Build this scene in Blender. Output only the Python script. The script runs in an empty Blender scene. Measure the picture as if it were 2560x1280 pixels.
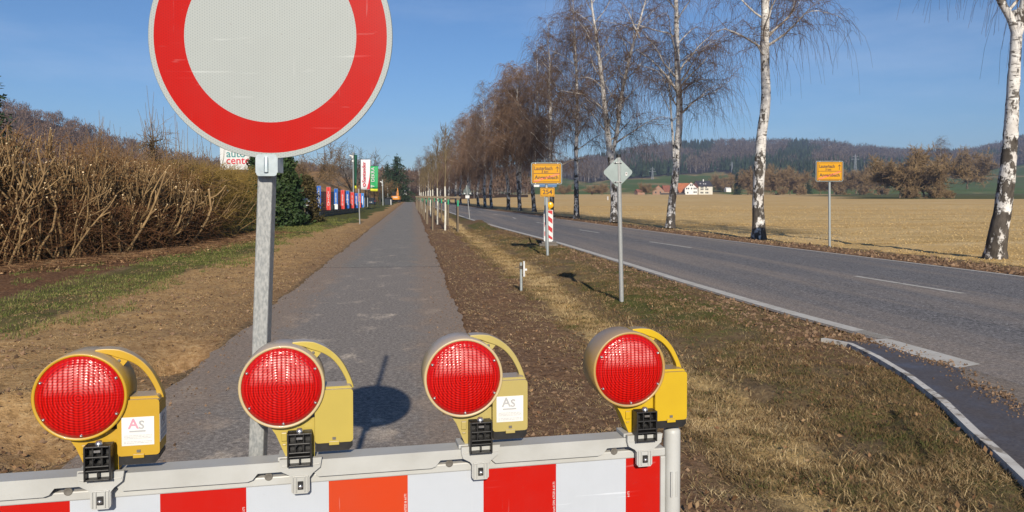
import bpy, math, random
import numpy as np
from mathutils import Vector, Matrix, Euler

R = math.radians
sc = bpy.context.scene

# ------------------------------------------------------------------ camera, sky, sun, exposure
F, YAW, PITCH, CY, CH = 1950.0, R(7.306), R(1.5), 541.0, 1.70      # in pixels of a 2560 x 1280 frame
SUN_EL = 26.0
cd = bpy.data.cameras.new('camera')
cam = bpy.data.objects.new('camera', cd)
sc.collection.objects.link(cam)
cam.location = (0, 0, CH)
cam.rotation_euler = (R(90) - PITCH, 0, -YAW)
cd.sensor_width = 36.0
cd.lens = 36.0 * F / 2560.0
cd.shift_y = (CY - 640.0) / 2560.0
cd.clip_start, cd.clip_end = 0.05, 20000
sc.camera = cam

w = bpy.data.worlds.new('World')
sc.world = w
w.use_nodes = True
wn = w.node_tree
bg = wn.nodes['Background']
sky = wn.nodes.new('ShaderNodeTexSky')
sky.sky_type = 'NISHITA'
sky.sun_disc = False
sky.sun_elevation = R(SUN_EL)
sky.sun_rotation = R(180)
sky.altitude = 250
sky.air_density = 1.0
sky.dust_density = 0.25
sky.ozone_density = 8.0
# a few very faint streaks of high cirrus
tcw = wn.nodes.new('ShaderNodeTexCoord'); mpw = wn.nodes.new('ShaderNodeMapping'); mpw.inputs['Scale'].default_value = (1.2, 2.2, 7.0); mpw.inputs['Rotation'].default_value = (0, R(12), R(20))
nzw = wn.nodes.new('ShaderNodeTexNoise'); nzw.inputs['Scale'].default_value = 2.2; nzw.inputs['Detail'].default_value = 6; nzw.inputs['Roughness'].default_value = .62
crw = wn.nodes.new('ShaderNodeValToRGB'); crw.color_ramp.elements[0].position = .48; crw.color_ramp.elements[1].position = .85
crw.color_ramp.elements[0].color = (0, 0, 0, 1); crw.color_ramp.elements[1].color = (.22, .22, .22, 1)
mxw = wn.nodes.new('ShaderNodeMix'); mxw.data_type = 'RGBA'; mxw.inputs[7].default_value = (7.5, 8.5, 10.5, 1)
wn.links.new(tcw.outputs['Generated'], mpw.inputs[0]); wn.links.new(mpw.outputs[0], nzw.inputs['Vector']); wn.links.new(nzw.outputs[0], crw.inputs[0])
wn.links.new(crw.outputs[0], mxw.inputs[0]); wn.links.new(sky.outputs[0], mxw.inputs[6]); wn.links.new(mxw.outputs[2], bg.inputs[0])
bg.inputs[1].default_value = 0.080

sd = bpy.data.lights.new('sun', 'SUN')
sd.energy = 5.0
sd.angle = R(0.53)
sd.color = (1.0, 0.91, 0.77)
sun = bpy.data.objects.new('sun', sd)
sc.collection.objects.link(sun)
sun.rotation_euler = (R(90 - SUN_EL), 0, R(-0.5))

sc.view_settings.view_transform = 'Standard'
sc.view_settings.look = 'None'
sc.view_settings.gamma = 1.0
sc.view_settings.exposure = 0.26
sc.cycles.max_bounces = 6
sc.cycles.transparent_max_bounces = 6

# ------------------------------------------------------------------ pixel helpers (reading places off the photograph)
C0 = Vector((0, 0, CH))
FH = Vector((math.sin(YAW), math.cos(YAW), 0))
RV = Vector((math.cos(YAW), -math.sin(YAW), 0))
FW = FH * math.cos(PITCH) - Vector((0, 0, 1)) * math.sin(PITCH)
UP = FH * math.sin(PITCH) + Vector((0, 0, 1)) * math.cos(PITCH)


def ray(px, py):
    return RV * ((px - 1280) / F) - UP * ((py - CY) / F) + FW


def at(px, py, h=0.0):
    d = ray(px, py)
    return C0 + d * ((h - CH) / d.z)


def atd(px, py, zc):
    d = ray(px, py)
    return C0 + d * (zc / d.dot(FH))


def pos(px, zc):
    p = atd(px, 490, zc)
    return p.x, p.y


# ------------------------------------------------------------------ numpy noise
def _hash(ix, iy, s):
    h = (ix * 374761393 + iy * 668265263 + s * 2147483647 + s * 97) & 0xFFFFFFFF
    h = ((h ^ (h >> 13)) * 1274126177) & 0xFFFFFFFF
    return ((h ^ (h >> 16)) & 0xFFFF) / 65535.0


def vnoise(x, y, s=0):
    x = np.asarray(x, float); y = np.asarray(y, float)
    ix = np.floor(x).astype(np.int64); iy = np.floor(y).astype(np.int64)
    fx = x - ix; fy = y - iy
    fx = fx * fx * (3 - 2 * fx); fy = fy * fy * (3 - 2 * fy)
    a = _hash(ix, iy, s); b = _hash(ix + 1, iy, s); c = _hash(ix, iy + 1, s); d = _hash(ix + 1, iy + 1, s)
    return (a * (1 - fx) + b * fx) * (1 - fy) + (c * (1 - fx) + d * fx) * fy


def fbm(x, y, s=0, o=3):
    v = 0; a = .5; t = 0
    for k in range(o):
        v = v + a * vnoise(np.asarray(x) * 2 ** k, np.asarray(y) * 2 ** k, s + k); t += a; a *= .5
    return v / t


def sstep(a, b, x):
    t = np.clip((np.asarray(x, float) - a) / (b - a), 0, 1)
    return t * t * (3 - 2 * t)


# ------------------------------------------------------------------ mesh builder
COL = sc.collection.objects


class MB:
    def __init__(s):
        s.V = []; s.L = []; s.N = []; s.Mi = []; s.n = 0; s.S = []

    def add(s, V, faces, mat=0, smooth=False):
        V = np.asarray(V, float).reshape(-1, 3)
        if isinstance(faces, np.ndarray):
            s.L.append((faces + s.n).ravel()); k = len(faces)
            s.N.append(np.full(k, faces.shape[1]))
        else:
            k = len(faces)
            s.L.append(np.array([i + s.n for f in faces for i in f], int))
            s.N.append(np.array([len(f) for f in faces], int))
        s.Mi.append(np.full(k, mat)); s.S.append(np.full(k, smooth))
        s.V.append(V); s.n += len(V)
        return s

    def box(s, c, size, rot=None, mat=0):
        x, y, z = [v / 2 for v in size]
        V = np.array([(-x, -y, -z), (x, -y, -z), (x, y, -z), (-x, y, -z), (-x, -y, z), (x, -y, z), (x, y, z), (-x, y, z)])
        if rot is not None:
            V = V @ np.array(Euler(rot).to_matrix()).T
        return s.add(V + np.array(c), [(0, 3, 2, 1), (4, 5, 6, 7), (0, 1, 5, 4), (1, 2, 6, 5), (2, 3, 7, 6), (3, 0, 4, 7)], mat)

    def tube(s, pts, rad, n=8, mat=0, caps=True, smooth=True):
        P = np.array([tuple(p) for p in pts], float)
        r = np.full(len(P), rad) if np.isscalar(rad) else np.asarray(rad, float)
        V, Fc = strands(P[None], r[None], n)
        s.add(V, Fc, mat, smooth)
        if caps:
            k = len(P)
            s.add(V[:n], [tuple(range(n))[::-1]], mat)
            s.add(V[(k - 1) * n:k * n], [tuple(range(n))], mat)
        return s

    def prism(s, pts, y0, y1, mat=0, front_mat=None):
        """outline in local X/Z, extruded along Y from y0 (front) to y1"""
        n = len(pts)
        V = [(x, y0, z) for x, z in pts] + [(x, y1, z) for x, z in pts]
        a = sum(pts[i][0] * pts[(i + 1) % n][1] - pts[(i + 1) % n][0] * pts[i][1] for i in range(n))
        fr = tuple(range(n)); bk = tuple(range(n, 2 * n))[::-1]
        sides = [(i, i + n, (i + 1) % n + n, (i + 1) % n) for i in range(n)]
        if a < 0:
            fr = fr[::-1]; bk = bk[::-1]; sides = [f[::-1] for f in sides]
        s.add(V, [fr], mat if front_mat is None else front_mat)
        s.add(V, [bk] + sides, mat)
        return s

    def lathe(s, prof, c=(0, 0, 0), n=48, mat=0, axis='Y', smooth=True, flip=False):
        """profile of (radius, along)"""
        a = np.linspace(0, 2 * math.pi, n, endpoint=False)
        V = []
        for r, t in prof:
            if axis == 'Y':
                V += [(c[0] + r * math.cos(q), c[1] + t, c[2] + r * math.sin(q)) for q in a]
            else:
                V += [(c[0] + r * math.cos(q), c[1] + r * math.sin(q), c[2] + t) for q in a]
        Fc = []
        for i in range(len(prof) - 1):
            for j in range(n):
                f = (i * n + j, i * n + (j + 1) % n, (i + 1) * n + (j + 1) % n, (i + 1) * n + j)
                Fc.append(f[::-1] if flip else f)
        return s.add(V, Fc, mat, smooth)

    def build(s, name, mats, parent=None, bevel=0.0, loc=None):
        V = np.concatenate(s.V); L = np.concatenate(s.L); N = np.concatenate(s.N); Mi = np.concatenate(s.Mi)
        me = bpy.data.meshes.new(name)
        me.vertices.add(len(V)); me.vertices.foreach_set('co', V.ravel())
        me.loops.add(len(L)); me.loops.foreach_set('vertex_index', L.astype(np.int32))
        me.polygons.add(len(N))
        me.polygons.foreach_set('loop_start', (np.cumsum(N) - N).astype(np.int32))
        me.polygons.foreach_set('material_index', Mi.astype(np.int32))
        me.polygons.foreach_set('use_smooth', np.concatenate(s.S).astype(bool))
        me.update(calc_edges=True)
        if not isinstance(mats, (list, tuple)):
            mats = [mats]
        for m in mats:
            me.materials.append(m)
        o = bpy.data.objects.new(name, me)
        COL.link(o)
        if parent is not None:
            o.parent = parent
        if loc is not None:
            o.location = loc
        if bevel:
            b = o.modifiers.new('bevel', 'BEVEL'); b.width = bevel; b.segments = 2; b.limit_method = 'ANGLE'; b.angle_limit = R(40)
        return o


def strands(P, r, n=3):
    """P (m,k,3) polylines, r (m,k) radii -> tube verts and quads"""
    P = np.asarray(P, float); r = np.asarray(r, float); m, k, _ = P.shape
    T = np.gradient(P, axis=1)
    T /= np.linalg.norm(T, axis=2, keepdims=True) + 1e-12
    mean = T.mean(axis=1); ref = np.zeros((m, 3))
    ax = np.argmin(np.abs(mean), axis=1); ref[np.arange(m), ax] = 1
    A = np.cross(T, ref[:, None, :]); A /= np.linalg.norm(A, axis=2, keepdims=True) + 1e-12
    B = np.cross(T, A)
    q = np.arange(n) * 2 * math.pi / n
    V = P[:, :, None, :] + r[:, :, None, None] * (A[:, :, None, :] * np.cos(q)[None, None, :, None] + B[:, :, None, :] * np.sin(q)[None, None, :, None])
    base = (np.arange(m)[:, None, None] * k + np.arange(k - 1)[None, :, None]) * n
    j = np.arange(n)[None, None, :]; j2 = (j + 1) % n
    Fc = np.stack([base + j, base + j2, base + n + j2, base + n + j], axis=-1).reshape(-1, 4)
    return V.reshape(-1, 3), Fc


def shards(rng, P, size, up=0.0, aspect=.45):
    """one small triangle per point (leaves, twig sprays); up biases the long axis to the vertical"""
    m = len(P)
    d = rng.normal(size=(m, 3)); d[:, 2] += up; d /= np.linalg.norm(d, axis=1, keepdims=True)
    e = np.cross(d, rng.normal(size=(m, 3))); e /= np.linalg.norm(e, axis=1, keepdims=True) + 1e-9
    s = np.asarray(size).reshape(-1, 1) * np.ones((m, 1))
    V = np.stack([P - e * s * aspect / 2, P + e * s * aspect / 2, P + d * s], axis=1).reshape(-1, 3)
    return V, np.arange(3 * m).reshape(-1, 3)


def quads(rng, P, size, up=0.0, aspect=.5):
    m = len(P)
    d = rng.normal(size=(m, 3)); d[:, 2] += up; d /= np.linalg.norm(d, axis=1, keepdims=True)
    e = np.cross(d, rng.normal(size=(m, 3))); e /= np.linalg.norm(e, axis=1, keepdims=True) + 1e-9
    s = np.asarray(size).reshape(-1, 1) * np.ones((m, 1))
    V = np.stack([P, P + d * s * .5 - e * s * aspect / 2, P + d * s, P + d * s * .5 + e * s * aspect / 2], axis=1).reshape(-1, 3)
    return V, np.arange(4 * m).reshape(-1, 4)


def tag(o, label=None, cat=None, group=None, kind=None):
    if label: o['label'] = label
    if cat: o['category'] = cat
    if group: o['group'] = group
    if kind: o['kind'] = kind
    return o


def thing(name, label, cat, loc, rz=0.0, group=None, rot=None):
    o = bpy.data.objects.new(name, None)
    o.empty_display_size = .2
    COL.link(o)
    o.location = loc
    o.rotation_euler = rot if rot is not None else (0, 0, rz)
    return tag(o, label, cat, group)


def kids(o):
    return [c for c in bpy.data.objects if c.parent is o]


def copy_tree(o, parent=None):
    c = o.copy(); COL.link(c); c.parent = parent
    for ch in kids(o):
        copy_tree(ch, c)
    return c


def dup(o, loc, rz, label, scale=1.0):
    c = copy_tree(o)
    c.location = loc; c.rotation_euler = (0, 0, rz); c.scale = (scale,) * 3
    c['label'] = label
    return c


def lettering(body, size, m, parent, loc, rot=(R(90), 0, 0), depth=.001, align='CENTER', sx=1.0, name='lettering', bold=0.0):
    cu = bpy.data.curves.new('text', 'FONT')
    cu.body = body; cu.size = size; cu.extrude = depth; cu.align_x = align; cu.align_y = 'CENTER'; cu.offset = bold
    cu.resolution_u = 3
    t = bpy.data.objects.new('text', cu); COL.link(t)
    me = bpy.data.meshes.new_from_object(t)
    bpy.data.objects.remove(t); bpy.data.curves.remove(cu)
    me.name = name; me.materials.clear(); me.materials.append(m)
    o = bpy.data.objects.new(name, me); COL.link(o)
    o.parent = parent; o.location = loc; o.rotation_euler = rot; o.scale = (sx, 1, 1)
    return o


def rrect(w, h, r, n=4, cx=0, cz=0):
    pts = []
    for sx, sz, a0 in ((1, -1, -90), (1, 1, 0), (-1, 1, 90), (-1, -1, 180)):
        for k in range(n + 1):
            a = R(a0 + 90 * k / n)
            pts.append((cx + sx * (w / 2 - r) + r * math.cos(a), cz + sz * (h / 2 - r) + r * math.sin(a)))
    return pts


# ------------------------------------------------------------------ materials
def newmat(name):
    m = bpy.data.materials.new(name); m.use_nodes = True
    nt = m.node_tree
    return m, nt, nt.nodes['Principled BSDF']


def N(nt, kind, **kw):
    n = nt.nodes.new('ShaderNode' + kind)
    for k, v in kw.items():
        if k.startswith('i_'):
            key = k[2:]
            n.inputs[int(key) if key.isdigit() else key.replace('_', ' ')].default_value = v
        else:
            setattr(n, k, v)
    return n


def math_(nt, op, a, b=None, clamp=False):
    n = nt.nodes.new('ShaderNodeMath'); n.operation = op; n.use_clamp = clamp
    for i, v in ((0, a), (1, b)):
        if v is None: continue
        if isinstance(v, (int, float)): n.inputs[i].default_value = v
        else: nt.links.new(v, n.inputs[i])
    return n.outputs[0]


def mixc(nt, fac, a, b, mode='MIX'):
    n = nt.nodes.new('ShaderNodeMix'); n.data_type = 'RGBA'; n.blend_type = mode
    for i, v in ((0, fac), (6, a), (7, b)):
        if isinstance(v, (int, float)): n.inputs[i].default_value = v
        elif isinstance(v, tuple): n.inputs[i].default_value = (v[0], v[1], v[2], 1)
        else: nt.links.new(v, n.inputs[i])
    return n.outputs[2]


def noise(nt, vec, scale, detail=4, rough=.55, stretch=None, out=0):
    if stretch is not None:
        mp = N(nt, 'Mapping'); mp.inputs['Scale'].default_value = stretch
        nt.links.new(vec, mp.inputs['Vector']); vec = mp.outputs[0]
    n = N(nt, 'TexNoise'); n.inputs['Scale'].default_value = scale; n.inputs['Detail'].default_value = detail
    n.inputs['Roughness'].default_value = rough
    nt.links.new(vec, n.inputs['Vector'])
    return n.outputs[out]


def ramp(nt, fac, stops):
    n = N(nt, 'ValToRGB'); cr = n.color_ramp
    while len(cr.elements) < len(stops):
        cr.elements.new(.5)
    for e, (p, c) in zip(cr.elements, stops):
        e.position = p; e.color = (c[0], c[1], c[2], 1) if not isinstance(c, (int, float)) else (c, c, c, 1)
    nt.links.new(fac, n.inputs[0])
    return n.outputs[0]


def bump(nt, b, h, strength, dist=.01):
    n = N(nt, 'Bump'); n.inputs['Strength'].default_value = strength; n.inputs['Distance'].default_value = dist
    nt.links.new(h, n.inputs['Height']); nt.links.new(n.outputs[0], b.inputs['Normal'])


def pmat(name, c1, c2=None, scale=8, rough=.6, bmp=0.0, bscale=60, bdist=.004, metal=0.0, spec=.5, coat=0.0, stretch=None,
         lo=.35, hi=.68, world=False, island=False, dust=None, spots=None):
    m, nt, b = newmat(name)
    b.inputs['Roughness'].default_value = rough; b.inputs['Metallic'].default_value = metal
    b.inputs['Specular IOR Level'].default_value = spec; b.inputs['Coat Weight'].default_value = coat
    geo = N(nt, 'NewGeometry')
    vec = geo.outputs['Position'] if world else N(nt, 'TexCoord').outputs['Object']
    if c2 is None:
        c2 = tuple(v * .8 for v in c1)
    f = noise(nt, vec, scale, stretch=stretch)
    col = ramp(nt, f, [(lo, c1), (hi, c2)])
    if island:
        k = ramp(nt, geo.outputs['Random Per Island'], [(0, .55), (1, 1.35)])
        col = mixc(nt, 1.0, col, k, 'MULTIPLY')
    if dust:
        sx = N(nt, 'SeparateXYZ'); nt.links.new(geo.outputs['Normal'], sx.inputs[0])
        up = math_(nt, 'ADD', sx.outputs['Z'], math_(nt, 'MULTIPLY', math_(nt, 'SUBTRACT', noise(nt, vec, 14), .5), .9))
        fac = ramp(nt, up, [(.25, 0), (.8, dust[3])])
        col = mixc(nt, fac, col, dust[:3])
    if spots:
        s = noise(nt, vec, spots[1], 5, .65)
        col = mixc(nt, ramp(nt, s, [(spots[2], 0), (spots[2] + .08, spots[3])]), col, spots[0])
    nt.links.new(col, b.inputs['Base Color'])
    if bmp:
        bump(nt, b, noise(nt, vec, bscale, 5, .6, stretch=stretch), bmp, bdist)
    return m


def retro(name, col, dot, pitch=.007, amount=.7, rough=.35, scratch=.35):
    """retro-reflective sheeting: a honeycomb of small dots, faint scratches and dirt"""
    m, nt, b = newmat(name)
    tc = N(nt, 'TexCoord').outputs['Object']
    k = 2 * math.pi / (pitch * .866)
    acc = None
    for dx, dz in ((1, 0), (.5, .866), (-.5, .866)):
        n = N(nt, 'VectorMath', operation='DOT_PRODUCT'); nt.links.new(tc, n.inputs[0]); n.inputs[1].default_value = (dx * k, 0, dz * k)
        c = math_(nt, 'COSINE', n.outputs['Value'])
        acc = c if acc is None else math_(nt, 'ADD', acc, c)
    d = ramp(nt, math_(nt, 'MULTIPLY', acc, 1 / 3), [(.28, 0), (.6, amount)])
    c = mixc(nt, d, col, dot)
    st = noise(nt, tc, 5, 6, .7)
    c = mixc(nt, ramp(nt, st, [(.45, 0), (.75, .35)]), c, tuple(v * .78 + .02 for v in col))
    sn = noise(nt, tc, 3.0, 3, .5, stretch=(1, 1, 30))
    c = mixc(nt, ramp(nt, sn, [(.66, 0), (.72, scratch)]), c, tuple(min(1, v * 1.2 + .1) for v in col))
    sc1 = noise(nt, tc, 3.5, 3, .5, stretch=(26, 1, 1.2)); sc2 = noise(nt, tc, 2.2, 2, .5, stretch=(3, 1, 24))
    sc_ = math_(nt, 'MAXIMUM', ramp(nt, sc1, [(.68, 0), (.71, .5)]), ramp(nt, sc2, [(.69, 0), (.71, .4)]))
    c = mixc(nt, math_(nt, 'MULTIPLY', sc_, ramp(nt, st, [(.42, 0), (.6, 1)])), c, tuple(v * .7 + .16 for v in col))
    gr = noise(nt, tc, 55, 3, .6)
    c = mixc(nt, ramp(nt, gr, [(.70, 0), (.76, .5)]), c, (.16, .13, .10))
    nt.links.new(c, b.inputs['Base Color'])
    b.inputs['Roughness'].default_value = rough
    b.inputs['Specular IOR Level'].default_value = .22
    return m


GALV = pmat('galvanised_steel', (.36, .365, .355), (.235, .245, .245), 190, .5, .25, 120, .001, metal=.2, stretch=(1, 1, .45), lo=.38, hi=.62)
GALV_DULL = pmat('dull_galvanised_steel', (.36, .39, .39), (.27, .30, .30), 30, .6, .2, 90, .001, metal=.3)
STEELBACK = pmat('grey_sign_back', (.235, .28, .275), (.20, .24, .235), 9, .5, metal=.25)
BOLT = pmat('bright_bolt', (.6, .6, .6), (.4, .4, .4), 30, .3, metal=.9)
BLACKP = pmat('black_plastic', (.012, .012, .013), (.022, .021, .02), 30, .42, .1, 80)
WHITEP = pmat('white_plastic', (.44, .445, .43), (.37, .37, .35), 7, .45, .06, 60, dust=(.42, .36, .28, .25), spots=((.30, .27, .22), 16, .68, .45))
WHITEPAINT = pmat('white_paint', (.60, .60, .59), (.52, .52, .51), 10, .5)
REDPAINT = pmat('red_paint', (.46, .012, .012), (.40, .012, .012), 10, .4)
YELLOWSIGN = retro('yellow_sheeting', (.56, .27, .006), (.51, .24, .006), .02, .2, scratch=.1)
BLACKINK = pmat('black_ink', (.060, .022, .012), (.05, .02, .012), 10, .5)
BARK_DARK = pmat('dark_bark', (.085, .065, .048), (.045, .034, .026), 3, .9, .6, 12, .02, stretch=(1, 1, .3))
WOOD_GREY = pmat('weathered_wood', (.20, .17, .13), (.12, .10, .08), 6, .85, .4, 30, .004, stretch=(1, 1, .15))
GLASSDARK = pmat('dark_glass', (.02, .025, .03), (.03, .035, .04), 4, .12)

# ------------------------------------------------------------------ the setting
def path_edges(y):
    y = np.asarray(y, float)
    wob = (vnoise(y * .9, y * 0 + 3, 11) - .5) * .08 + (vnoise(y * 4.1, y * 0 + 3, 12) - .5) * .06
    wob2 = (vnoise(y * .8, y * 0 + 9, 13) - .5) * .12 + (vnoise(y * 4.7, y * 0 + 3, 14) - .5) * .07
    return -2.14 + wob, .66 + wob2


_L = [at(*p) for p in ((1103.6, 523.8), (1172.7, 547.2), (1260, 571.6), (1400, 608), (1554, 655), (1700, 701), (1950, 775), (2210, 845))]
_R = [at(*p) for p in ((1240, 526.7), (1381, 545.4), (1393.7, 544.5), (1620, 576.6), (1700, 586.7), (2131, 638.5), (2560, 691))]
_ly = [-30] + sorted(p.y for p in _L) + [180, 320]
_lx = [5.75] + [p.x for p in sorted(_L, key=lambda p: p.y)] + [2.6, 1.9]
_ry = [-30] + sorted(p.y for p in _R) + [180, 320]
_rx = [13.0] + [p.x for p in sorted(_R, key=lambda p: p.y)] + [7.9, 6.6]


def XL(y):                       # left edge of the white edge line
    return np.interp(y, _ly, _lx)


def XR(y):                       # right edge of the carriageway
    return np.interp(y, _ry, _rx)


KERB = [at(*p) for p in ((2062, 854), (2085, 858), (2135, 868), (2205, 902), (2285, 950), (2375, 1017), (2450, 1090), (2520, 1150), (2600, 1225), (2760, 1420))]
_ko = sorted(KERB, key=lambda p: p.y)
_ky = [p.y for p in _ko]; _kx = [p.x for p in _ko]


def XK(y):                       # left limit of the asphalt (edge line, or the kerb of the side lane near the camera)
    y = np.asarray(y, float)
    k = np.interp(y, _ky, _kx)
    return np.where(y < _ky[-1], np.minimum(k, XL(y) - .16), XL(y) - .16)


def gz(x, y):
    """height of the natural ground"""
    x = np.asarray(x, float); y = np.asarray(y, float)
    pl, pr = -2.14, .66
    xk, xr = XK(y), XR(y)
    r = np.hypot(x, y)
    z = .006 * np.maximum(0, r - 150) * (x > 0) * sstep(0, 40, x - xr)
    dl = np.maximum(np.maximum(pl - x, x - pr), 0)                        # distance from the path
    dr = np.maximum(np.maximum(xk - x, x - xr), 0)                        # distance from the road
    d = np.minimum(dl, dr)
    soft = sstep(0.02, .5, d)
    near = sstep(120, 20, r)
    rough = (fbm(x * 3.2, y * 3.2, 21, 3) - .5) * .11 + (vnoise(x * 9, y * 9, 25) - .5) * .03
    big = (fbm(x * .6, y * .6, 31, 2) - .5) * .16
    z = z + soft * near * (rough * np.where(x > xr, .7, 1.0) + big * .6)
    z = z - .10 * np.exp(-((x - 2.5) / .7) ** 2) * sstep(3, 7, y) * near * (x < xk - .3)
    # earth heaped beside the path and by the road
    hp = 0
    for (cx, cy, rx, ry, h) in HEAPS:
        hp = hp + h * np.exp(-((x - cx) / rx) ** 2 - ((y - cy) / ry) ** 2) * (.75 + .5 * vnoise(x * 6, y * 6, 41))
    inside = ((x > pl - .02) & (x < pr + .02)) | ((x > xk) & (x < xr))
    z = np.where(inside, -.05, z)
    z = np.where(~inside & (d < .5), np.maximum(z, -.015 + .03 * sstep(0, .25, d) + rough * .3 * sstep(0, .2, d)), z)
    z = z + np.where(inside, 0, hp * sstep(.0, .12, d))
    # bank rising left behind the hedge and the fence
    z = z + sstep(-13, -40, x) * 3.0 + sstep(-40, -110, x) * 5
    return z


def _h(px, py): p = at(px, py); return p.x, p.y


HEAPS = [(*_h(1105, 592), .35, 2.2, .16), (*_h(1200, 560), .5, 3.0, .22), (*_h(1320, 607), .45, .5, .16), (*_h(1300, 600), .6, .6, .10),
         (*_h(435, 890), .34, .50, -.62), (*_h(90, 1085), .7, .5, -.25), (*_h(60, 1010), .5, .4, .14)]


def axis_lines(a, b, step, lo, hi, g):
    c = list(np.arange(a, b + 1e-6, step)); s = step; v = b
    while v < hi: s *= g; v += s; c.append(v)
    s = step; v = a
    while v > lo: s *= g; v -= s; c.insert(0, v)
    return np.array(c)


gx = axis_lines(-9, 15, .11, -2300, 3200, 1.07)
gy = axis_lines(1.5, 26, .13, -300, 2750, 1.05)
GX, GY = np.meshgrid(gx, gy)
GZ = gz(GX, GY)
nx, ny = len(gx), len(gy)
idx = np.arange(nx * ny).reshape(ny, nx)
gf = np.stack([idx[:-1, :-1], idx[:-1, 1:], idx[1:, 1:], idx[1:, :-1]], axis=-1).reshape(-1, 4)

# ground cover amounts: R bare soil, G green grass, B dry straw / gold field, A reddish litter
xk, xr = XK(GY), XR(GY)
soil = np.zeros_like(GX); green = np.zeros_like(GX); gold = np.zeros_like(GX); litter = np.zeros_like(GX)
left = GX < -.7
wv = (fbm(GX * .5, GY * .25, 51, 3) - .5) * 2.2
dl = -2.14 - GX
gsh = 1.3 * sstep(26, 55, GY)
soil += left * (sstep(-.2, .3, dl) * (1 - sstep(2.3, 3.6, dl + wv + gsh)))
green += left * sstep(2.2, 3.4, dl + wv + gsh) * (1 - sstep(4.4, 5.6, dl + wv * .6) * (GY < 38)) * (.55 + .45 * sstep(14, 40, GY))
litter += left * sstep(4.2, 5.6, dl + wv * .6) * sstep(42, 34, GY)
mid = (GX > .6) & (GX < xk)
dm = GX - .66
soil += mid * (1 - sstep(.8, 2.2, dm + wv * .45)) * .95
gold += mid * .8 * np.exp(-((GX - 2.55 + wv * .30) / .40) ** 2)
green += mid * sstep(2.0, 2.7, dm) * (.50 + .38 * wv)
soil += mid * sstep(1.5, .35, xk - GX + wv * .25) * sstep(5, 9, GY) * .9
rgt = GX > xr - .1
dd = GX - xr
soil += rgt * (1 - sstep(.8, 1.7, dd + wv * .3)) * .95
gold += rgt * sstep(1.2, 2.6, dd + wv * .3)
far = np.hypot(GX, GY)
zc = GX * math.sin(YAW) + GY * math.cos(YAW)
pxx = 1280 + F * (GX * math.cos(YAW) - GY * math.sin(YAW)) / np.maximum(zc, .1)
gfar = rgt * sstep(1850, 2250, pxx + (fbm(GX * .01, GY * .01, 61) - .5) * 300) * sstep(225, 262, zc + (pxx - 2200) * .03) * (zc > 100)
gold = gold * (1 - gfar); green = green + gfar
green += left * (GX < -12) * .3
me_g = MB().add(np.stack([GX, GY, GZ], -1).reshape(-1, 3), gf, 0, True)


def ground_material():
    m, nt, b = newmat('verge_and_field')
    geo = N(nt, 'NewGeometry'); P = geo.outputs['Position']
    at_ = N(nt, 'Attribute', attribute_name='cover'); sp = N(nt, 'SeparateColor'); nt.links.new(at_.outputs['Color'], sp.inputs[0])
    n1 = noise(nt, P, 2.2, 6, .65); n2 = noise(nt, P, 14, 5, .7); n3 = noise(nt, P, 60, 4, .7)
    base = ramp(nt, n2, [(.3, (.10, .068, .036)), (.5, (.17, .115, .062)), (.72, (.25, .18, .095))])          # thatch of dead grass
    def mask(chan, lo=.35, hi=.65, amt=.9):
        w_ = math_(nt, 'ADD', chan, math_(nt, 'MULTIPLY', math_(nt, 'SUBTRACT', n2, .5), amt))
        w_ = math_(nt, 'ADD', w_, math_(nt, 'MULTIPLY', math_(nt, 'SUBTRACT', n1, .5), amt))
        return ramp(nt, w_, [(lo, 0), (hi, 1)])
    soil_c = ramp(nt, n2, [(.28, (.080, .044, .026)), (.5, (.175, .100, .056)), (.72, (.30, .195, .115))])
    sx = N(nt, 'SeparateXYZ'); nt.links.new(P, sx.inputs[0])
    tan = ramp(nt, math_(nt, 'ADD', math_(nt, 'MULTIPLY', sx.outputs['X'], -.25), math_(nt, 'SUBTRACT', n1, .5)), [(.2, 0), (.9, 1)])
    soil_l = ramp(nt, n2, [(.28, (.21, .125, .050)), (.5, (.38, .235, .105)), (.72, (.50, .35, .18))])
    soil_c = mixc(nt, tan, soil_c, soil_l)
    green_c = ramp(nt, n2, [(.25, (.060, .050, .018)), (.5, (.085, .090, .022)), (.75, (.15, .145, .04))])
    far_n = noise(nt, P, .05, 5, .6, stretch=(.35, 1.3, 1)); far_m = noise(nt, P, .5, 6, .7, stretch=(.3, 1, 1)); far_s = noise(nt, P, 4, 6, .75, stretch=(.45, 1, 1))
    gold_c = ramp(nt, far_m, [(.3, (.38, .25, .095)), (.48, (.53, .37, .165)), (.7, (.65, .49, .27))])
    gold_c = mixc(nt, ramp(nt, far_n, [(.42, 0), (.62, .6)]), gold_c, (.50, .31, .11))
    gold_c = mixc(nt, ramp(nt, far_s, [(.5, 0), (.75, .35)]), gold_c, (.24, .15, .05))
    litter_c = ramp(nt, n2, [(.28, (.055, .026, .014)), (.5, (.14, .070, .036)), (.75, (.27, .16, .085))])
    c = mixc(nt, mask(sp.outputs['Red']), base, soil_c)
    c = mixc(nt, mask(sp.outputs['Green']), c, green_c)
    c = mixc(nt, mask(sp.outputs['Blue'], .3, .6, .6), c, gold_c)
    c = mixc(nt, mask(at_.outputs['Alpha']), c, litter_c)
    c = mixc(nt, math_(nt, 'MULTIPLY', ramp(nt, n3, [(.3, .45), (.52, 0)]), math_(nt, 'SUBTRACT', 1.0, math_(nt, 'MULTIPLY', sp.outputs['Blue'], .8))), c, mixc(nt, 1.0, c, (.45, .42, .4), 'MULTIPLY'))
    nt.links.new(c, b.inputs['Base Color'])
    b.inputs['Roughness'].default_value = .95; b.inputs['Specular IOR Level'].default_value = .15
    h = math_(nt, 'ADD', n2, math_(nt, 'MULTIPLY', n3, .5))
    bump(nt, b, h, .9, .03)
    return m


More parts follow.
